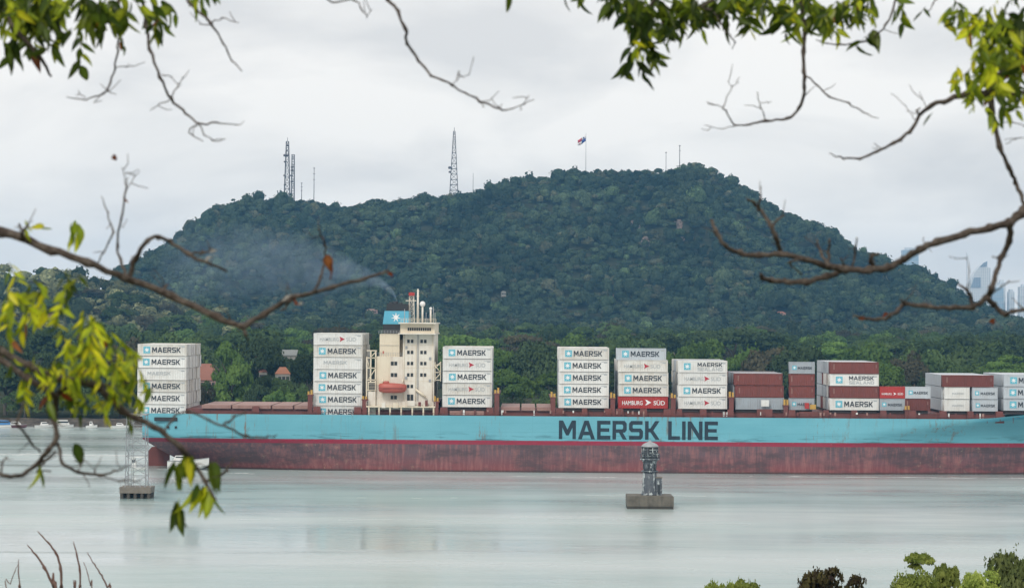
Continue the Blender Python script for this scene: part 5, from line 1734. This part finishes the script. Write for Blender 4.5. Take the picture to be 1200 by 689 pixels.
class Leaves:
    def __init__(self, seed):
        self.r = random.Random(seed); self.v, self.f, self.t = [], [], []

    def leaf(self, base, L, pal, droop=1.0, tilt=None, wide=1.0):
        r = self.r
        a = r.uniform(0, 6.283)
        d = Vector((math.cos(a) * (1 - droop) + r.gauss(0, .22), math.sin(a) * (1 - droop) + r.gauss(0, .22), -droop + r.gauss(0, .12)))
        if tilt: d += Vector(tilt)
        d.normalize()
        b = r.uniform(0, 6.283)
        s_ = d.cross(Vector((math.cos(b), math.sin(b), .3))).normalized()
        nn = s_.cross(d)
        curl = r.uniform(-.3, .7)
        k0 = len(self.v)
        col = r.choice(GREENS[pal]); f = r.uniform(.8, 1.2)
        if pal in ('bright', 'mid') and r.random() < .018: col = r.choice(GREENS['dead'])
        rim = r.uniform(.72, 1.0)
        for x, y, z in LEAF_T:
            p = base + s_ * (x * L * wide) + d * (y * L) + nn * ((z - curl * y * y * .6) * L)
            self.v.append(tuple(p)); m_ = 1.35 if (x == 0 and 0 < y < 1) else rim
            self.t.append([c * f * m_ for c in col])
        for fc in LEAF_F: self.f.append([k0 + i for i in fc])

    def spray(self, base, n, L, pal, wide=.9):
        """a drooping shoot carrying leaves alternately on both sides"""
        r = self.r
        a = r.uniform(0, 6.283)
        d = Vector((math.cos(a) * .55, math.sin(a) * .55, -r.uniform(.35, 1.0))).normalized()
        side = d.cross(Vector((r.gauss(0, 1), r.gauss(0, 1), .2))).normalized()
        ln = n * L * .22
        p0 = base - d * ln * .4
        k0 = len(self.v); w_ = side * .0016
        for t in (0, .5, 1):
            c = p0 + d * ln * t + Vector((0, 0, -.12 * ln * t * t))
            self.v += [tuple(c - w_), tuple(c + w_)]; self.t += [[.10, .11, .03]] * 2
        self.f += [[k0, k0 + 1, k0 + 3, k0 + 2], [k0 + 2, k0 + 3, k0 + 5, k0 + 4]]
        p2 = pal if r.random() < .8 else r.choice(['mid', 'mid', 'bright'])
        for i in range(n):
            t = (i + .5) / n
            c = p0 + d * ln * t + Vector((0, 0, -.12 * ln * t * t))
            sd = side * (1 if i % 2 else -1) * r.uniform(.25, .8)
            tl_ = d * .5 + sd + Vector((0, 0, -r.uniform(.2, .9)))
            self.leaf(c, L * r.uniform(.65, 1.15), p2, .15, tl_, wide * r.uniform(.8, 1.2))

    def build(self, parent):
        me = np_mesh('foliage', np.array(self.v), np.array(self.f), M['leaf'], np.array(self.t), smooth=True)
        return link_mesh('foliage', me, parent)


rb = random.Random(77)


def smooth_path(pts, rs, sub=4, jit=0.0):
    """Catmull-Rom through the points with a little knobbly jitter"""
    P_ = [Vector(p) for p in pts]; out, ro_ = [], []
    for i in range(len(P_) - 1):
        p0, p1, p2, p3 = P_[max(i - 1, 0)], P_[i], P_[i + 1], P_[min(i + 2, len(P_) - 1)]
        for k in range(sub):
            t = k / sub
            m1, m2 = (p2 - p0) * .32, (p3 - p1) * .32
            v = p1 * (2 * t ** 3 - 3 * t * t + 1) + m1 * (t ** 3 - 2 * t * t + t) + p2 * (3 * t * t - 2 * t ** 3) + m2 * (t ** 3 - t * t)
            out.append(v + Vector((rb.gauss(0, jit), rb.gauss(0, jit), rb.gauss(0, jit))))
            ro_.append((rs[i] * (1 - t) + rs[i + 1] * t) * (1.0 + (rb.uniform(.15, .5) if k == 0 and i else 0.0) + rb.uniform(-.12, .16)))
    out.append(P_[-1]); ro_.append(rs[-1])
    return out, ro_


def branch(parent, specs, dflt_d, mat='bark', twigs=0, name='branch', pre=None):
    """specs: list of polylines [(px, py, thickness px[, depth])]; several polylines make one branch with its forks"""
    m = MB(); ends = []
    for si, sp in enumerate(specs):
        pts, rs_ = [], []
        for i, s_ in enumerate(sp):
            d = s_[3] if len(s_) > 3 else dflt_d + .05 * math.sin(i * 1.7 + si)
            pts.append(P(s_[0], s_[1], d)); rs_.append(max(s_[2] * .9, .8) * d / FPX / 2)
        if si == 0 and pre:
            pts = [Vector(p) for p, _ in pre] + pts; rs_ = [r for _, r in pre] + rs_
        a, b = smooth_path(pts, rs_, 4, .0022)
        m.tube(a, b, 7)
        # stubs and buds
        for k in range(twigs):
            i = rb.randrange(2, len(a) - 1)
            dirv = Vector((rb.uniform(-1, 1), rb.uniform(-.4, .4), rb.uniform(-.6, 1))).normalized()
            ln = rb.uniform(.02, .075)
            mid = a[i] + dirv * ln * .5 + Vector((rb.gauss(0, .005), 0, rb.gauss(0, .005)))
            m.tube([a[i], mid, a[i] + dirv * ln + Vector((0, 0, rb.uniform(0, .015)))], [max(b[i] * .45, .0016), .0016, .0010], 5)
        ends.append(a)
    return m.build(name, M[mat], parent), ends


DL, DR = 8.6, 10.2
left_tree = empty('leafy_tree', (-3.3, 9.0, float(near_z(-3.3, 9.0))), 0, 'leafy tree reaching in from the left with bare twigs and yellow green leaves', 'tree')
right_tree = empty('leafy_tree', (3.6, 10.6, float(near_z(3.6, 10.6))), 0, 'leafy tree overhanging the top and right with crooked dark branches', 'tree')
bpy.context.view_layer.update()


def add_local(tr):
    """child meshes below are written in world space; give each the inverse of the tree's place"""
    return Matrix.Translation(-tr.location)


def kid(o, tr):
    o.matrix_parent_inverse = Matrix.Translation(-tr.location)
    return o


# trunks stand outside the frame
tl = MB(); a, b = smooth_path([(-3.3, 9, near_z(-3.3, 9) - .3), (-3.25, 8.95, 35.0), (-3.35, 8.9, 36.6), (-3.2, 9, 38.2), (-3.0, 9.1, 39.6)], [.20, .16, .14, .11, .06], 4, .004)
kid(tl.tube(a, b, 12).build('trunk', M['bark'], left_tree), left_tree)
tr_ = MB(); a, b = smooth_path([(3.6, 10.6, near_z(3.6, 10.6) - .3), (3.5, 10.6, 35.2), (3.62, 10.5, 37.0), (3.4, 10.4, 38.6), (3.1, 10.3, 40.2)], [.22, .18, .15, .12, .06], 4, .004)
kid(tr_.tube(a, b, 12).build('trunk', M['bark'], right_tree), right_tree)
JL = lambda z, r=.03: (Vector((-3.28, 8.95, z)), r)
JR = lambda z, r=.04: (Vector((3.5, 10.5, z)), r)

# ---- left tree
B1, e = branch(left_tree, [
    [(-40, 255, 12), (0, 270, 11), (60, 292, 10), (103, 308, 9), (148, 326, 9), (200, 346, 9), (255, 372, 8), (284, 383, 8), (308, 368, 7), (345, 348, 6), (390, 337, 5), (428, 326, 4.5), (455, 317, 3.5)],
    [(150, 327, 7), (160, 303, 6), (172, 283, 6), (185, 277, 5.5), (199, 283, 5), (221, 298, 5), (241, 308, 4), (266, 318, 2.6)],
    [(221, 298, 3.5), (238, 296, 3), (249, 291, 2)],
    [(284, 383, 5), (288, 391, 4), (291, 399, 2)],
    [(368, 342, 4), (376, 325, 3.5), (380, 305, 3), (380, 288, 2.6), (373, 268, 1.6)],
    [(150, 326, 5), (141, 306, 3.5), (137, 288, 3), (142, 255, 2.4), (148, 222, 2.2), (150, 208, 1.2)],
    [(148, 222, 1.4), (158, 206, 1.0), (164, 200, .8)], [(148, 222, 1.4), (146, 208, 1.0), (143, 196, .8)],
    [(113, 312, 2.2), (122, 295, 2), (131, 273, 2.2), (126, 250, 1.8), (119, 230, 1)],
    [(24, 280, 5), (27, 270, 4), (34, 265, 2.5)], [(27, 270, 3), (22, 262, 2)],
    [(190, 342, 5), (196, 333, 3)], [(330, 355, 4), (345, 351, 3), (348, 345, 2)], [(340, 350, 4), (336, 358, 3), (330, 364, 2)],
], DL, twigs=2, pre=[JL(37.2), (Vector((-2.6, 8.8, 37.05)), .022)])
kid(B1, left_tree)
lv = Leaves(1)
for px, py in ((30, 258), (30, 268), (86, 272), (84, 279)): lv.leaf(P(px, py, DL), .05, 'bright', .9, wide=1.5)
for px, py in ((88, 258), (92, 262), (97, 268), (83, 260)): lv.leaf(P(px, py, DL), .085, 'bright', .7)
for px, py in ((52, 264), (62, 268)): lv.leaf(P(px, py, DL), .06, 'bright', .2)
lv.leaf(P(144, 232, DL), .035, 'bright', .3); lv.leaf(P(383, 298, DL), .06, 'dead', 1.0, wide=1.6); lv.leaf(P(387, 308, DL), .07, 'dead', 1.0, wide=1.5)
lv.leaf(P(378, 282, DL), .05, 'dead', -.6); lv.leaf(P(137, 184, DL), .028, 'dead', .2, wide=2.4); lv.leaf(P(455, 319, DL), .03, 'dead', .2, wide=1.6)
kid(lv.build(B1), left_tree); B1.children[0].matrix_parent_inverse = Matrix.Identity(4)

B2, e = branch(left_tree, [
    [(-40, 398, 10), (0, 411, 9), (34, 428, 9), (70, 445, 9), (112, 451, 8.5), (143, 480, 8), (180, 500, 8), (212, 523, 7), (228, 545, 6), (241, 564, 4.5), (253, 585, 2.5)],
    [(-40, 404, 9), (0, 420, 8), (32, 444, 8), (66, 465, 8), (63, 490, 6.5), (66, 512, 6.5), (57, 527, 7.5), (46, 539, 6.5), (27, 557, 5), (8, 558, 4.5), (-10, 553, 4)],
    [(66, 465, 7), (82, 450, 7), (102, 434, 6), (118, 427, 4), (136, 421, 2.5)],
    [(66, 514, 5), (74, 543, 4.5), (91, 553, 4), (118, 557, 4), (134, 552, 2.5), (150, 546, 1.8)],
    [(66, 528, 4), (52, 540, 3), (44, 552, 2.5), (60, 552, 2)],
    [(192, 508, 3.4), (205, 488, 3), (222, 482, 3), (243, 491, 3), (268, 502, 3), (290, 512, 3.4), (312, 512, 2.4), (325, 509, 1)],
    [(262, 498, 3.5), (275, 487, 2.5), (288, 482, 1.5)],
    [(241, 564, 4), (254, 559, 4), (266, 549, 3), (274, 537, 1.5)],
    [(112, 451, 4), (135, 452, 3), (160, 447, 2)],
    [(28, 470, 2.6), (20, 495, 3), (32, 512, 3), (47, 530, 3)], [(118, 557, 2), (140, 563, 1.6), (165, 563, 1.2)],
    [(3, 558, 3), (2, 545, 2.5), (8, 535, 2)], [(90, 553, 2), (98, 540, 1.6)], [(110, 556, 2.6), (112, 549, 2)],
], DL - .3, twigs=2, pre=[JL(36.6), (Vector((-2.7, 8.6, 36.5)), .022)])
kid(B2, left_tree)
lv = Leaves(2); rl_ = random.Random(3); MORE = 2.1
# hanging tufts: (px, py, spread x px, spread y px, leaves, palette)
for px, py, sx_, sy_, n_, pal in ((50, 345, 32, 14, 26, 'bright'), (20, 378, 16, 18, 20, 'bright'), (75, 375, 18, 20, 22, 'bright'), (103, 380, 14, 14, 20, 'bright'),
                                  (108, 415, 12, 14, 24, 'bright'), (140, 418, 16, 12, 34, 'bright'), (152, 440, 10, 16, 24, 'bright'), (60, 425, 22, 10, 22, 'bright'),
                                  (90, 435, 20, 14, 30, 'bright'), (126, 455, 22, 18, 30, 'bright'), (30, 462, 5, 6, 5, 'bright'), (85, 470, 22, 10, 18, 'mid'), (8, 425, 12, 10, 10, 'mid'),
                                  (48, 438, 18, 8, 14, 'bright'), (155, 478, 8, 8, 9, 'mid'), (78, 340, 16, 10, 12, 'mid'), (35, 330, 20, 8, 8, 'bright'), (120, 395, 22, 16, 20, 'bright')):
    for k in range(max(1, int(n_ * .25))):
        lv.spray(P(rl_.gauss(px, sx_ * .70), rl_.gauss(py, sy_ * .72), DL - .3 + rl_.gauss(0, .22)), rl_.randint(4, 7), rl_.uniform(.045, .075), pal, .95)
for px, py, n_, pal in ((218, 532, 7, 'bright'), (207, 540, 4, 'mid'), (232, 570, 3, 'mid'), (242, 573, 4, 'bright'), (206, 585, 3, 'mid'), (212, 590, 2, 'dark'), (86, 518, 1, 'mid'), (48, 545, 2, 'mid'), (253, 540, 2, 'mid')):
    for k in range(n_): lv.leaf(P(rl_.gauss(px, 3), rl_.gauss(py, 2.5), DL - .3), rl_.uniform(.08, .115), pal, .97, wide=1.15)
for px, py in ((103, 384), (14, 400), (72, 460), (345, 350)): lv.leaf(P(px, py, DL - .4), .06, 'dead', .5)
o = lv.build(B2)

# top-left limb and its leaves
B3, e = branch(left_tree, [
    [(-30, -30, 7), (-6, 4, 7), (20, 38, 6), (45, 65, 5.5), (60, 90, 3)],
    [(20, -60, 6), (120, -45, 5.5), (150, -20, 5), (165, 0, 4.5), (172, 28, 4.2), (176, 58, 3.8), (188, 90, 3.5), (200, 116, 3.2), (218, 133, 2.8), (233, 145, 2.6), (253, 144, 2), (278, 147, 1.4)],
    [(233, 145, 2), (240, 158, 1.6), (250, 165, 1.4), (264, 163, 1.0)], [(233, 145, 2), (222, 155, 1.6), (238, 166, 1.0)],
    [(200, 116, 1.8), (208, 102, 1.5), (214, 90, 1)], [(199, 117, 1.6), (186, 123, 1.2), (176, 130, .9)], [(190, 88, 1.6), (202, 90, 1)],
    [(120, -45, 4), (137, -10, 3.6), (140, 30, 3), (138, 55, 2.6), (134, 80, 2.6), (128, 100, 2.4), (121, 110, 2.2), (100, 117, 1.6), (78, 114, 1.2)],
    [(135, 79, 1.4), (155, 77, 1.2), (170, 73, .8)], [(121, 110, 1.5), (110, 121, 1)], [(100, 116, 1.2), (92, 106, 1)], [(124, 106, 1.4), (136, 111, 1)],
    [(150, -40, 4), (205, -22, 3.4), (222, 3, 3.4), (247, 27, 3), (262, 52, 2.4), (272, 72, 2), (284, 84, 1.2)],
    [(247, 27, 1.8), (260, 22, 1.5), (280, 27, 1)], [(247, 29, 1.8), (234, 29, 1.2)],
    [(150, -50, 4), (300, -40, 3), (375, -5, 2.4), (390, 3, 2.2), (416, 1, 2), (424, 10, 1.6), (430, 22, 1.2)], [(429, 20, 1), (436, 11, .8)],
    [(300, -40, 4.5), (430, -28, 4.2), (455, 0, 4.2), (466, 14, 4), (475, 34, 3.8), (477, 52, 3.6), (490, 70, 3.2), (506, 88, 3), (530, 100, 2.6), (545, 109, 2.4), (558, 116, 2.8), (585, 129, 2.4), (600, 127, 1.4), (614, 122, 1.2), (626, 117, .8)],
    [(531, 99, 1.2), (540, 90, 1), (549, 87, .9), (555, 67, .7)], [(613, 122, 1), (620, 112, .7)], [(538, 92, .9), (537, 83, .6)], [(584, 128, 1), (588, 122, .7)],
    [(560, 117, 1.4), (568, 125, 1.0)],
    [(430, -28, 3), (520, -36, 2.6), (597, -9, 2), (630, -22, 1.8), (661, -10, 1.5), (690, -24, 1.4), (709, -15, 1.2)],
], DL + .7, twigs=1, pre=[JL(37.9), (Vector((-2.3, 9.1, 37.75)), .02)])
lv = Leaves(4); rl_ = random.Random(9)
for px, py, sx_, sy_, n_, pal in ((15, 8, 22, 14, 60, 'mid'), (45, 18, 26, 14, 60, 'dark'), (14, 48, 8, 14, 14, 'dark'), (50, 45, 10, 10, 14, 'mid'), (74, 46, 4, 4, 3, 'mid'), (92, 52, 3, 5, 3, 'mid'),
                                  (96, 12, 14, 10, 24, 'dark'), (108, 28, 8, 10, 14, 'dark'), (140, 20, 5, 18, 14, 'mid'), (142, 45, 3, 8, 5, 'mid'), (160, 8, 10, 10, 14, 'mid'), (186, 10, 8, 14, 18, 'mid'),
                                  (182, 30, 4, 6, 6, 'dark'), (225, -4, 12, 4, 8, 'mid'), (75, 10, 26, 12, 30, 'mid'), (120, 5, 20, 8, 24, 'dark'), (30, -8, 40, 8, 40, 'dark')):
    for k in range(max(1, int(n_ * .25))):
        lv.spray(P(rl_.gauss(px, sx_ * .66), rl_.gauss(py, sy_ * .78) - 2, DL + .7 + rl_.gauss(0, .2)), rl_.randint(4, 6), rl_.uniform(.06, .095), pal, 1.05)
for px in (597, 596, 661, 709): lv.leaf(P(px, -6 if px < 700 else -14, DL + .7), .065, 'dark', 1.0, wide=1.3)
lv.build(B3)

# ---- right tree
B4, e = branch(right_tree, [
    [(1260, -80, 9), (1120, -60, 8), (1000, -35, 7), (940, -8, 6), (943, 30, 5.5), (942, 60, 5), (942, 85, 5), (943, 102, 4.4), (936, 128, 3.8), (922, 139, 3.4), (898, 142, 3), (878, 146, 2.6), (862, 147, 2.2), (851, 130, 1.6), (848, 127, 1.4), (858, 100, 1.0)],
    [(848, 127, 1.3), (838, 123, 1.0), (829, 120, .8)], [(898, 142, 1.6), (891, 125, 1.3), (887, 108, 1)], [(891, 121, .9), (900, 120, .7)], [(862, 147, 1.2), (845, 151, .9), (826, 147, .7)],
    [(858, 102, .8), (853, 96, .6)], [(858, 102, .8), (866, 97, .6)],
    [(943, 88, 2.4), (957, 100, 2.2), (971, 113, 2.0), (995, 122, 1.8), (1012, 132, 1.5), (1030, 139, .9)],
    [(1060, -40, 4), (1052, -5, 3), (1038, 30, 2.6), (1020, 47, 2.4), (985, 53, 2.2), (970, 51, 1.8), (956, 47, 1.4)],
    [(1000, -35, 5), (880, -20, 4), (822, 8, 3.2), (834, 12, 3), (841, 21, 2.8), (852, 38, 2), (861, 50, 1.6), (858, 58, 1)],
    [(880, -20, 4), (790, -22, 3.6), (762, 8, 3.2), (754, 40, 3), (750, 58, 2.4), (742, 72, 1.6)],
    [(841, 21, 1.6), (852, 15, 1.4), (868, 26, 1)],
    [(1120, -60, 4), (1105, -20, 2.6), (1098, -2, 2), (1088, 14, 1.2)],
], DR, twigs=1, pre=[JR(38.2), (Vector((2.6, 10.3, 38.2)), .03)])
lv = Leaves(6); rl_ = random.Random(13)
for px, py, sx_, sy_, n_, pal in ((735, 5, 16, 10, 34, 'dark'), (755, 22, 14, 12, 40, 'dark'), (780, 14, 18, 12, 46, 'dark'), (800, 10, 18, 12, 44, 'dark'), (815, 14, 12, 10, 26, 'dark'), (752, 50, 7, 10, 18, 'dark'),
                                  (768, 62, 8, 7, 12, 'dark'), (737, 74, 4, 6, 6, 'dark'), (746, 70, 4, 6, 5, 'dark'), (786, 36, 6, 6, 8, 'dark'), (824, 36, 2, 3, 1, 'bright'), (850, 4, 24, 8, 26, 'dark'),
                                  (872, 22, 5, 8, 9, 'dark'), (880, 30, 3, 4, 3, 'bright'), (889, 10, 5, 7, 8, 'mid'), (880, 2, 24, 6, 26, 'dark'), (915, 6, 16, 10, 30, 'mid'), (925, 24, 5, 7, 7, 'bright'), (912, 20, 6, 8, 7, 'dark'),
                                  (955, 10, 12, 10, 26, 'mid'), (948, 28, 5, 8, 9, 'mid'), (972, 18, 9, 9, 20, 'mid'), (978, 26, 5, 4, 6, 'bright'), (993, 10, 5, 8, 8, 'dark'), (1008, 8, 10, 10, 20, 'mid'), (1020, 18, 5, 7, 9, 'mid'),
                                  (1016, 46, 3, 5, 5, 'dark'), (1052, 14, 5, 4, 6, 'mid'), (1050, 22, 4, 4, 4, 'bright'), (1081, 8, 2, 4, 2, 'mid'), (1040, -4, 30, 4, 14, 'dark'), (700, -8, 20, 4, 6, 'dark'), (760, -6, 40, 6, 30, 'dark'), (900, -6, 60, 5, 40, 'dark')):
    for k in range(max(1, int(n_ * .25))):
        lv.spray(P(rl_.gauss(px, sx_ * .66), rl_.gauss(py, sy_ * .75) - 3, DR + rl_.gauss(0, .22)), rl_.randint(4, 6) if n_ > 6 else max(1, n_), rl_.uniform(.06, .098), pal, 1.05)
lv.build(B4)

B5, e = branch(right_tree, [
    [(1270, -60, 14), (1225, 5, 13), (1200, 50, 12), (1178, 84, 11), (1160, 108, 10), (1132, 111, 7), (1106, 119, 6.5), (1090, 124, 5.5), (1078, 136, 5), (1066, 155, 4.5), (1048, 168, 4), (1028, 178, 3.5), (1008, 186, 3), (988, 186, 2.4), (972, 180, 1.2)],
    [(1162, 108, 9), (1163, 140, 7), (1172, 172, 6), (1182, 196, 5.5), (1190, 214, 5), (1197, 230, 5), (1204, 250, 5)],
    [(1160, 109, 7), (1180, 110, 5), (1205, 109, 4), (1230, 104, 3)],
    [(1078, 136, 2.6), (1074, 130, 2.4), (1078, 127, 2)], [(1074, 142, 1), (1060, 124, .8), (1044, 110, .6)], [(1086, 127, 1.6), (1083, 120, 1), (1078, 108, .6)], [(1034, 176, 1.2), (1024, 168, .8)],
    [(1172, 132, 1.6), (1185, 143, 1.4), (1205, 150, 1.2)], [(1180, 168, .8), (1192, 163, .8), (1206, 161, .8)],
], DR - .6, twigs=1, pre=[JR(38.0), (Vector((2.9, 10.0, 38.0)), .035)])
lv = Leaves(7); rl_ = random.Random(15)
for px, py, sx_, sy_, n_, pal in ((1112, 16, 3, 5, 4, 'bright'), (1124, 12, 6, 6, 8, 'mid'), (1146, 30, 9, 8, 26, 'bright'), (1160, 22, 8, 8, 18, 'mid'), (1148, 48, 4, 6, 5, 'mid'), (1175, 40, 16, 14, 60, 'bright'), (1185, 22, 14, 6, 20, 'dark'),
                                  (1163, 66, 12, 12, 40, 'bright'), (1160, 88, 10, 8, 26, 'bright'), (1190, 70, 12, 12, 40, 'mid'), (1121, 90, 3, 5, 4, 'bright'), (1133, 92, 5, 6, 9, 'bright'), (1140, 100, 8, 4, 10, 'mid'), (1139, 124, 3, 6, 5, 'bright'),
                                  (1161, 135, 3, 10, 10, 'bright'), (1178, 105, 6, 8, 14, 'mid'), (1192, 115, 4, 5, 8, 'bright'), (1186, 98, 10, 8, 16, 'mid'), (1092, 136, 1, 2, 1, 'mid'), (1172, 118, 5, 8, 8, 'mid'), (1205, 45, 10, 20, 30, 'dark')):
    for k in range(max(1, int(n_ * .27))):
        lv.spray(P(rl_.gauss(px, sx_ * .72), rl_.gauss(py, sy_ * .78) - 3, DR - .6 + rl_.gauss(0, .2)), rl_.randint(4, 6) if n_ > 6 else max(1, n_), rl_.uniform(.05, .085), pal, 1.05)
lv.build(B5)

B6, e = branch(right_tree, [
    [(1260, 205, 12), (1225, 225, 12), (1200, 247, 12), (1183, 261, 11), (1160, 267, 9), (1130, 274, 9), (1098, 284, 8.5), (1078, 292, 9), (1060, 303, 8.5), (1040, 313, 9), (1018, 317, 9), (992, 316, 9), (970, 312, 8), (945, 304, 7), (914, 297, 7), (890, 299, 6.5), (866, 297, 6), (850, 288, 5.5), (840, 274, 5.5), (834, 258, 4.5)],
    [(988, 317, 8), (968, 324, 7.5), (945, 330, 7), (920, 330, 6.5), (904, 328, 6.5), (893, 326, 5.5), (892, 321, 4)],
    [(915, 297, 6), (910, 278, 6), (902, 264, 5.5), (892, 248, 5), (884, 239, 4), (875, 233, 2.4)],
    [(890, 246, 3), (890, 234, 2.2), (892, 219, 1.4)], [(906, 267, 3), (911, 257, 3), (920, 252, 1.6)],
    [(970, 312, 4), (963, 298, 3.4), (957, 280, 2)], [(972, 312, 4), (971, 298, 4), (972, 280, 3)], [(998, 316, 3), (1001, 296, 2.6), (1004, 279, 2)], [(1024, 317, 6), (1020, 307, 5), (1022, 299, 4), (1030, 298, 3)],
    [(992, 315, 3), (985, 303, 2)], [(940, 304, 3), (925, 308, 2.4), (940, 322, 2)],
    [(1183, 262, 8), (1182, 283, 7), (1174, 302, 7), (1167, 320, 6.5), (1162, 338, 7), (1156, 349, 8), (1140, 360, 6.5), (1112, 361, 6), (1085, 358, 5), (1060, 357, 5.5), (1053, 363, 5), (1045, 370, 5), (1030, 374, 4.5), (1015, 374, 3.4), (1000, 369, 2)],
    [(1156, 349, 7), (1165, 357, 7), (1176, 368, 6), (1186, 365, 5), (1204, 362, 4.5), (1225, 366, 4)],
    [(1139, 360, 5), (1138, 349, 4.5), (1133, 340, 4), (1122, 333, 2.5)], [(1062, 357, 4), (1056, 351, 3)], [(1160, 346, 2), (1175, 335, 1.6), (1183, 329, 1.4)], [(1172, 305, 2), (1163, 300, 1.4)],
    [(1133, 340, 1.6), (1135, 318, 1.2), (1134, 300, .8)], [(1082, 291, 1.6), (1083, 278, 1)],
], DR - 1.0, twigs=1, pre=[JR(37.1), (Vector((2.8, 9.8, 37.0)), .03)])
lv = Leaves(8)
lv.leaf(P(1162, 374, DR - 1), .03, 'dead', .2, wide=2.5); lv.leaf(P(1014, 372, DR - 1), .03, 'dead', .3, wide=1.6); lv.leaf(P(1040, 366, DR - 1), .03, 'dead', .4, wide=1.2)
lv.build(B6)
for o in (B2, B3):
    kid(o, left_tree)
for o in (B4, B5, B6):
    kid(o, right_tree)
# pale flakes of split bark on the left branches
for px, py, dx_, dy_ in ((100, 381, 5, 11), (13, 395, 6, 10), (245, 297, 10, -4), (240, 307, 8, -7), (330, 354, 12, -9), (158, 425, 9, -5), (349, 358, 7, -3)):
    a_ = P(px, py, DL - .12); b_ = P(px + dx_, py + dy_, DL - .10)
    ax = (b_ - a_).normalized(); up = ax.cross(Vector((0, 1, 0))).normalized() * .007
    m = MB()
    mid = (a_ + b_) / 2 + Vector((0, -.006, .002))
    th = Vector((0, .003, 0))
    vs = [a_, mid + up, b_, mid - up * .6]
    m.add(vs + [v + th for v in vs], [(0, 1, 2, 3), (7, 6, 5, 4), (0, 4, 5, 1), (1, 5, 6, 2), (2, 6, 7, 3), (3, 7, 4, 0)])
    kid(m.build('bark_flake', M['wall'], left_tree), left_tree)

# ---- bare shrub at lower left
sh0 = P(80, 720, 22.0)
shrub = empty('bare_shrub', (sh0.x, 22.0, float(near_z(sh0.x, 22.0))), 0, 'bare reddish twigs of a leafless shrub poking up at lower left', 'shrub')
for st_ in ([(66, 700, 3.6), (63, 688, 3.4), (52, 665, 2.8), (42, 650, 2.2), (32, 638, 1.0)], [(73, 705, 3), (72, 688, 3), (71, 666, 2.8), (66, 648, 2.4), (57, 636, 2), (44, 622, .9)],
            [(93, 705, 2.6), (94, 688, 2.4), (94, 668, 2.2), (90, 650, 1.8), (86, 634, .8)], [(107, 700, 1.4), (106, 686, 1.2), (103, 672, 1), (98, 658, .6)],
            [(127, 705, 2.4), (126, 688, 2.2), (119, 674, 1.8), (111, 661, 1.5), (102, 647, .8)], [(25, 705, 2), (23.5, 688, 1.8), (21.5, 668, 1.4), (22, 655, .7)], [(9, 700, 1.4), (12, 684, 1.2), (17, 670, .9), (21, 661, .5)], [(88, 700, 1.8), (87, 688, 1.6), (86, 679, .8)],
            [(64, 690, 2), (61, 682, 1.4), (58, 676, .8)]):
    root = Vector((sh0.x + rnd.uniform(-.08, .08), 22 + rnd.uniform(-.1, .1), float(near_z(sh0.x, 22.0)) - .1))
    a_, b_ = smooth_path([root] + [P(x, y, 22) for x, y, _ in st_], [.016] + [w_ * 22 / FPX / 2 for _, _, w_ in st_], 4, .002)
    o = MB().tube(a_, b_, 6).build('stem', M['twig'], shrub); kid(o, shrub)

# ---- bushes and tree tops at lower right
def bush(px, py, wpx, d, mat, kind, label, n=2600, leaf=.05, hfrac=.6, seed=1, name='tree', cat='tree'):
    x = (px - 600) / FPX * d
    g = float(near_z(x, d)); top = CAM_Z - (py - (375 + (px - 600) * ROLL)) / FPX * d
    H = top - g; rx = wpx / FPX * d / 2
    t = empty(name, (x, d, g), seed * 1.3, label, cat, None)
    tm = link_mesh('trunk', TRUNKS[seed % 4], t); tm.scale = (H * .6, H * .6, H * .97)
    c = link_mesh('crown', crown_mesh('crown', M[mat], 300 + seed, kind, n, leaf), t, (0, 0, H * (1 - hfrac)))
    ch_ = min(H * hfrac, rx * {'umbrella': 1.0, 'dome': 1.5, 'loose': 1.5}[kind])
    c.location.z = H - ch_
    c.scale = (rx, rx, ch_)
    return t


bush(845, 679, 44, 92, 'fol_near', 'loose', 'yellow green bush top at the bottom edge, leftmost of the row', 3000, .05, .3, 1, 'bush', 'bush')
bush(880, 678, 44, 91, 'fol_near', 'loose', 'yellow green bush top just left of the brown one', 3000, .05, .3, 7, 'bush', 'bush')
bush(962, 664, 66, 88, 'fol_brown', 'loose', 'sparse brownish bush with dry seed heads at bottom edge', 1500, .055, .35, 2, 'bush', 'bush')
bush(1003, 672, 26, 89, 'fol_brown', 'loose', 'small dark brown bush right of the larger brown one', 500, .08, .3, 8, 'bush', 'bush')
bush(1080, 647, 38, 96, 'fol_near', 'umbrella', 'small flat crowned sapling standing above the green mass', 3000, .06, .2, 3)
bush(1075, 668, 74, 92, 'fol_near', 'dome', 'broad yellow green tree top below the small sapling', 7000, .032, .4, 4)
bush(1112, 660, 40, 94, 'fol_near', 'loose', 'pointed bright tree top right of the small sapling', 3500, .05, .3, 9)
bush(1208, 637, 100, 99, 'fol_corner', 'loose', 'darker taller tree top rising at the bottom right corner', 7000, .034, .5, 5)
bush(1148, 668, 60, 90, 'fol_near', 'dome', 'low bright tree top between broad one and corner tree', 5000, .04, .35, 6)
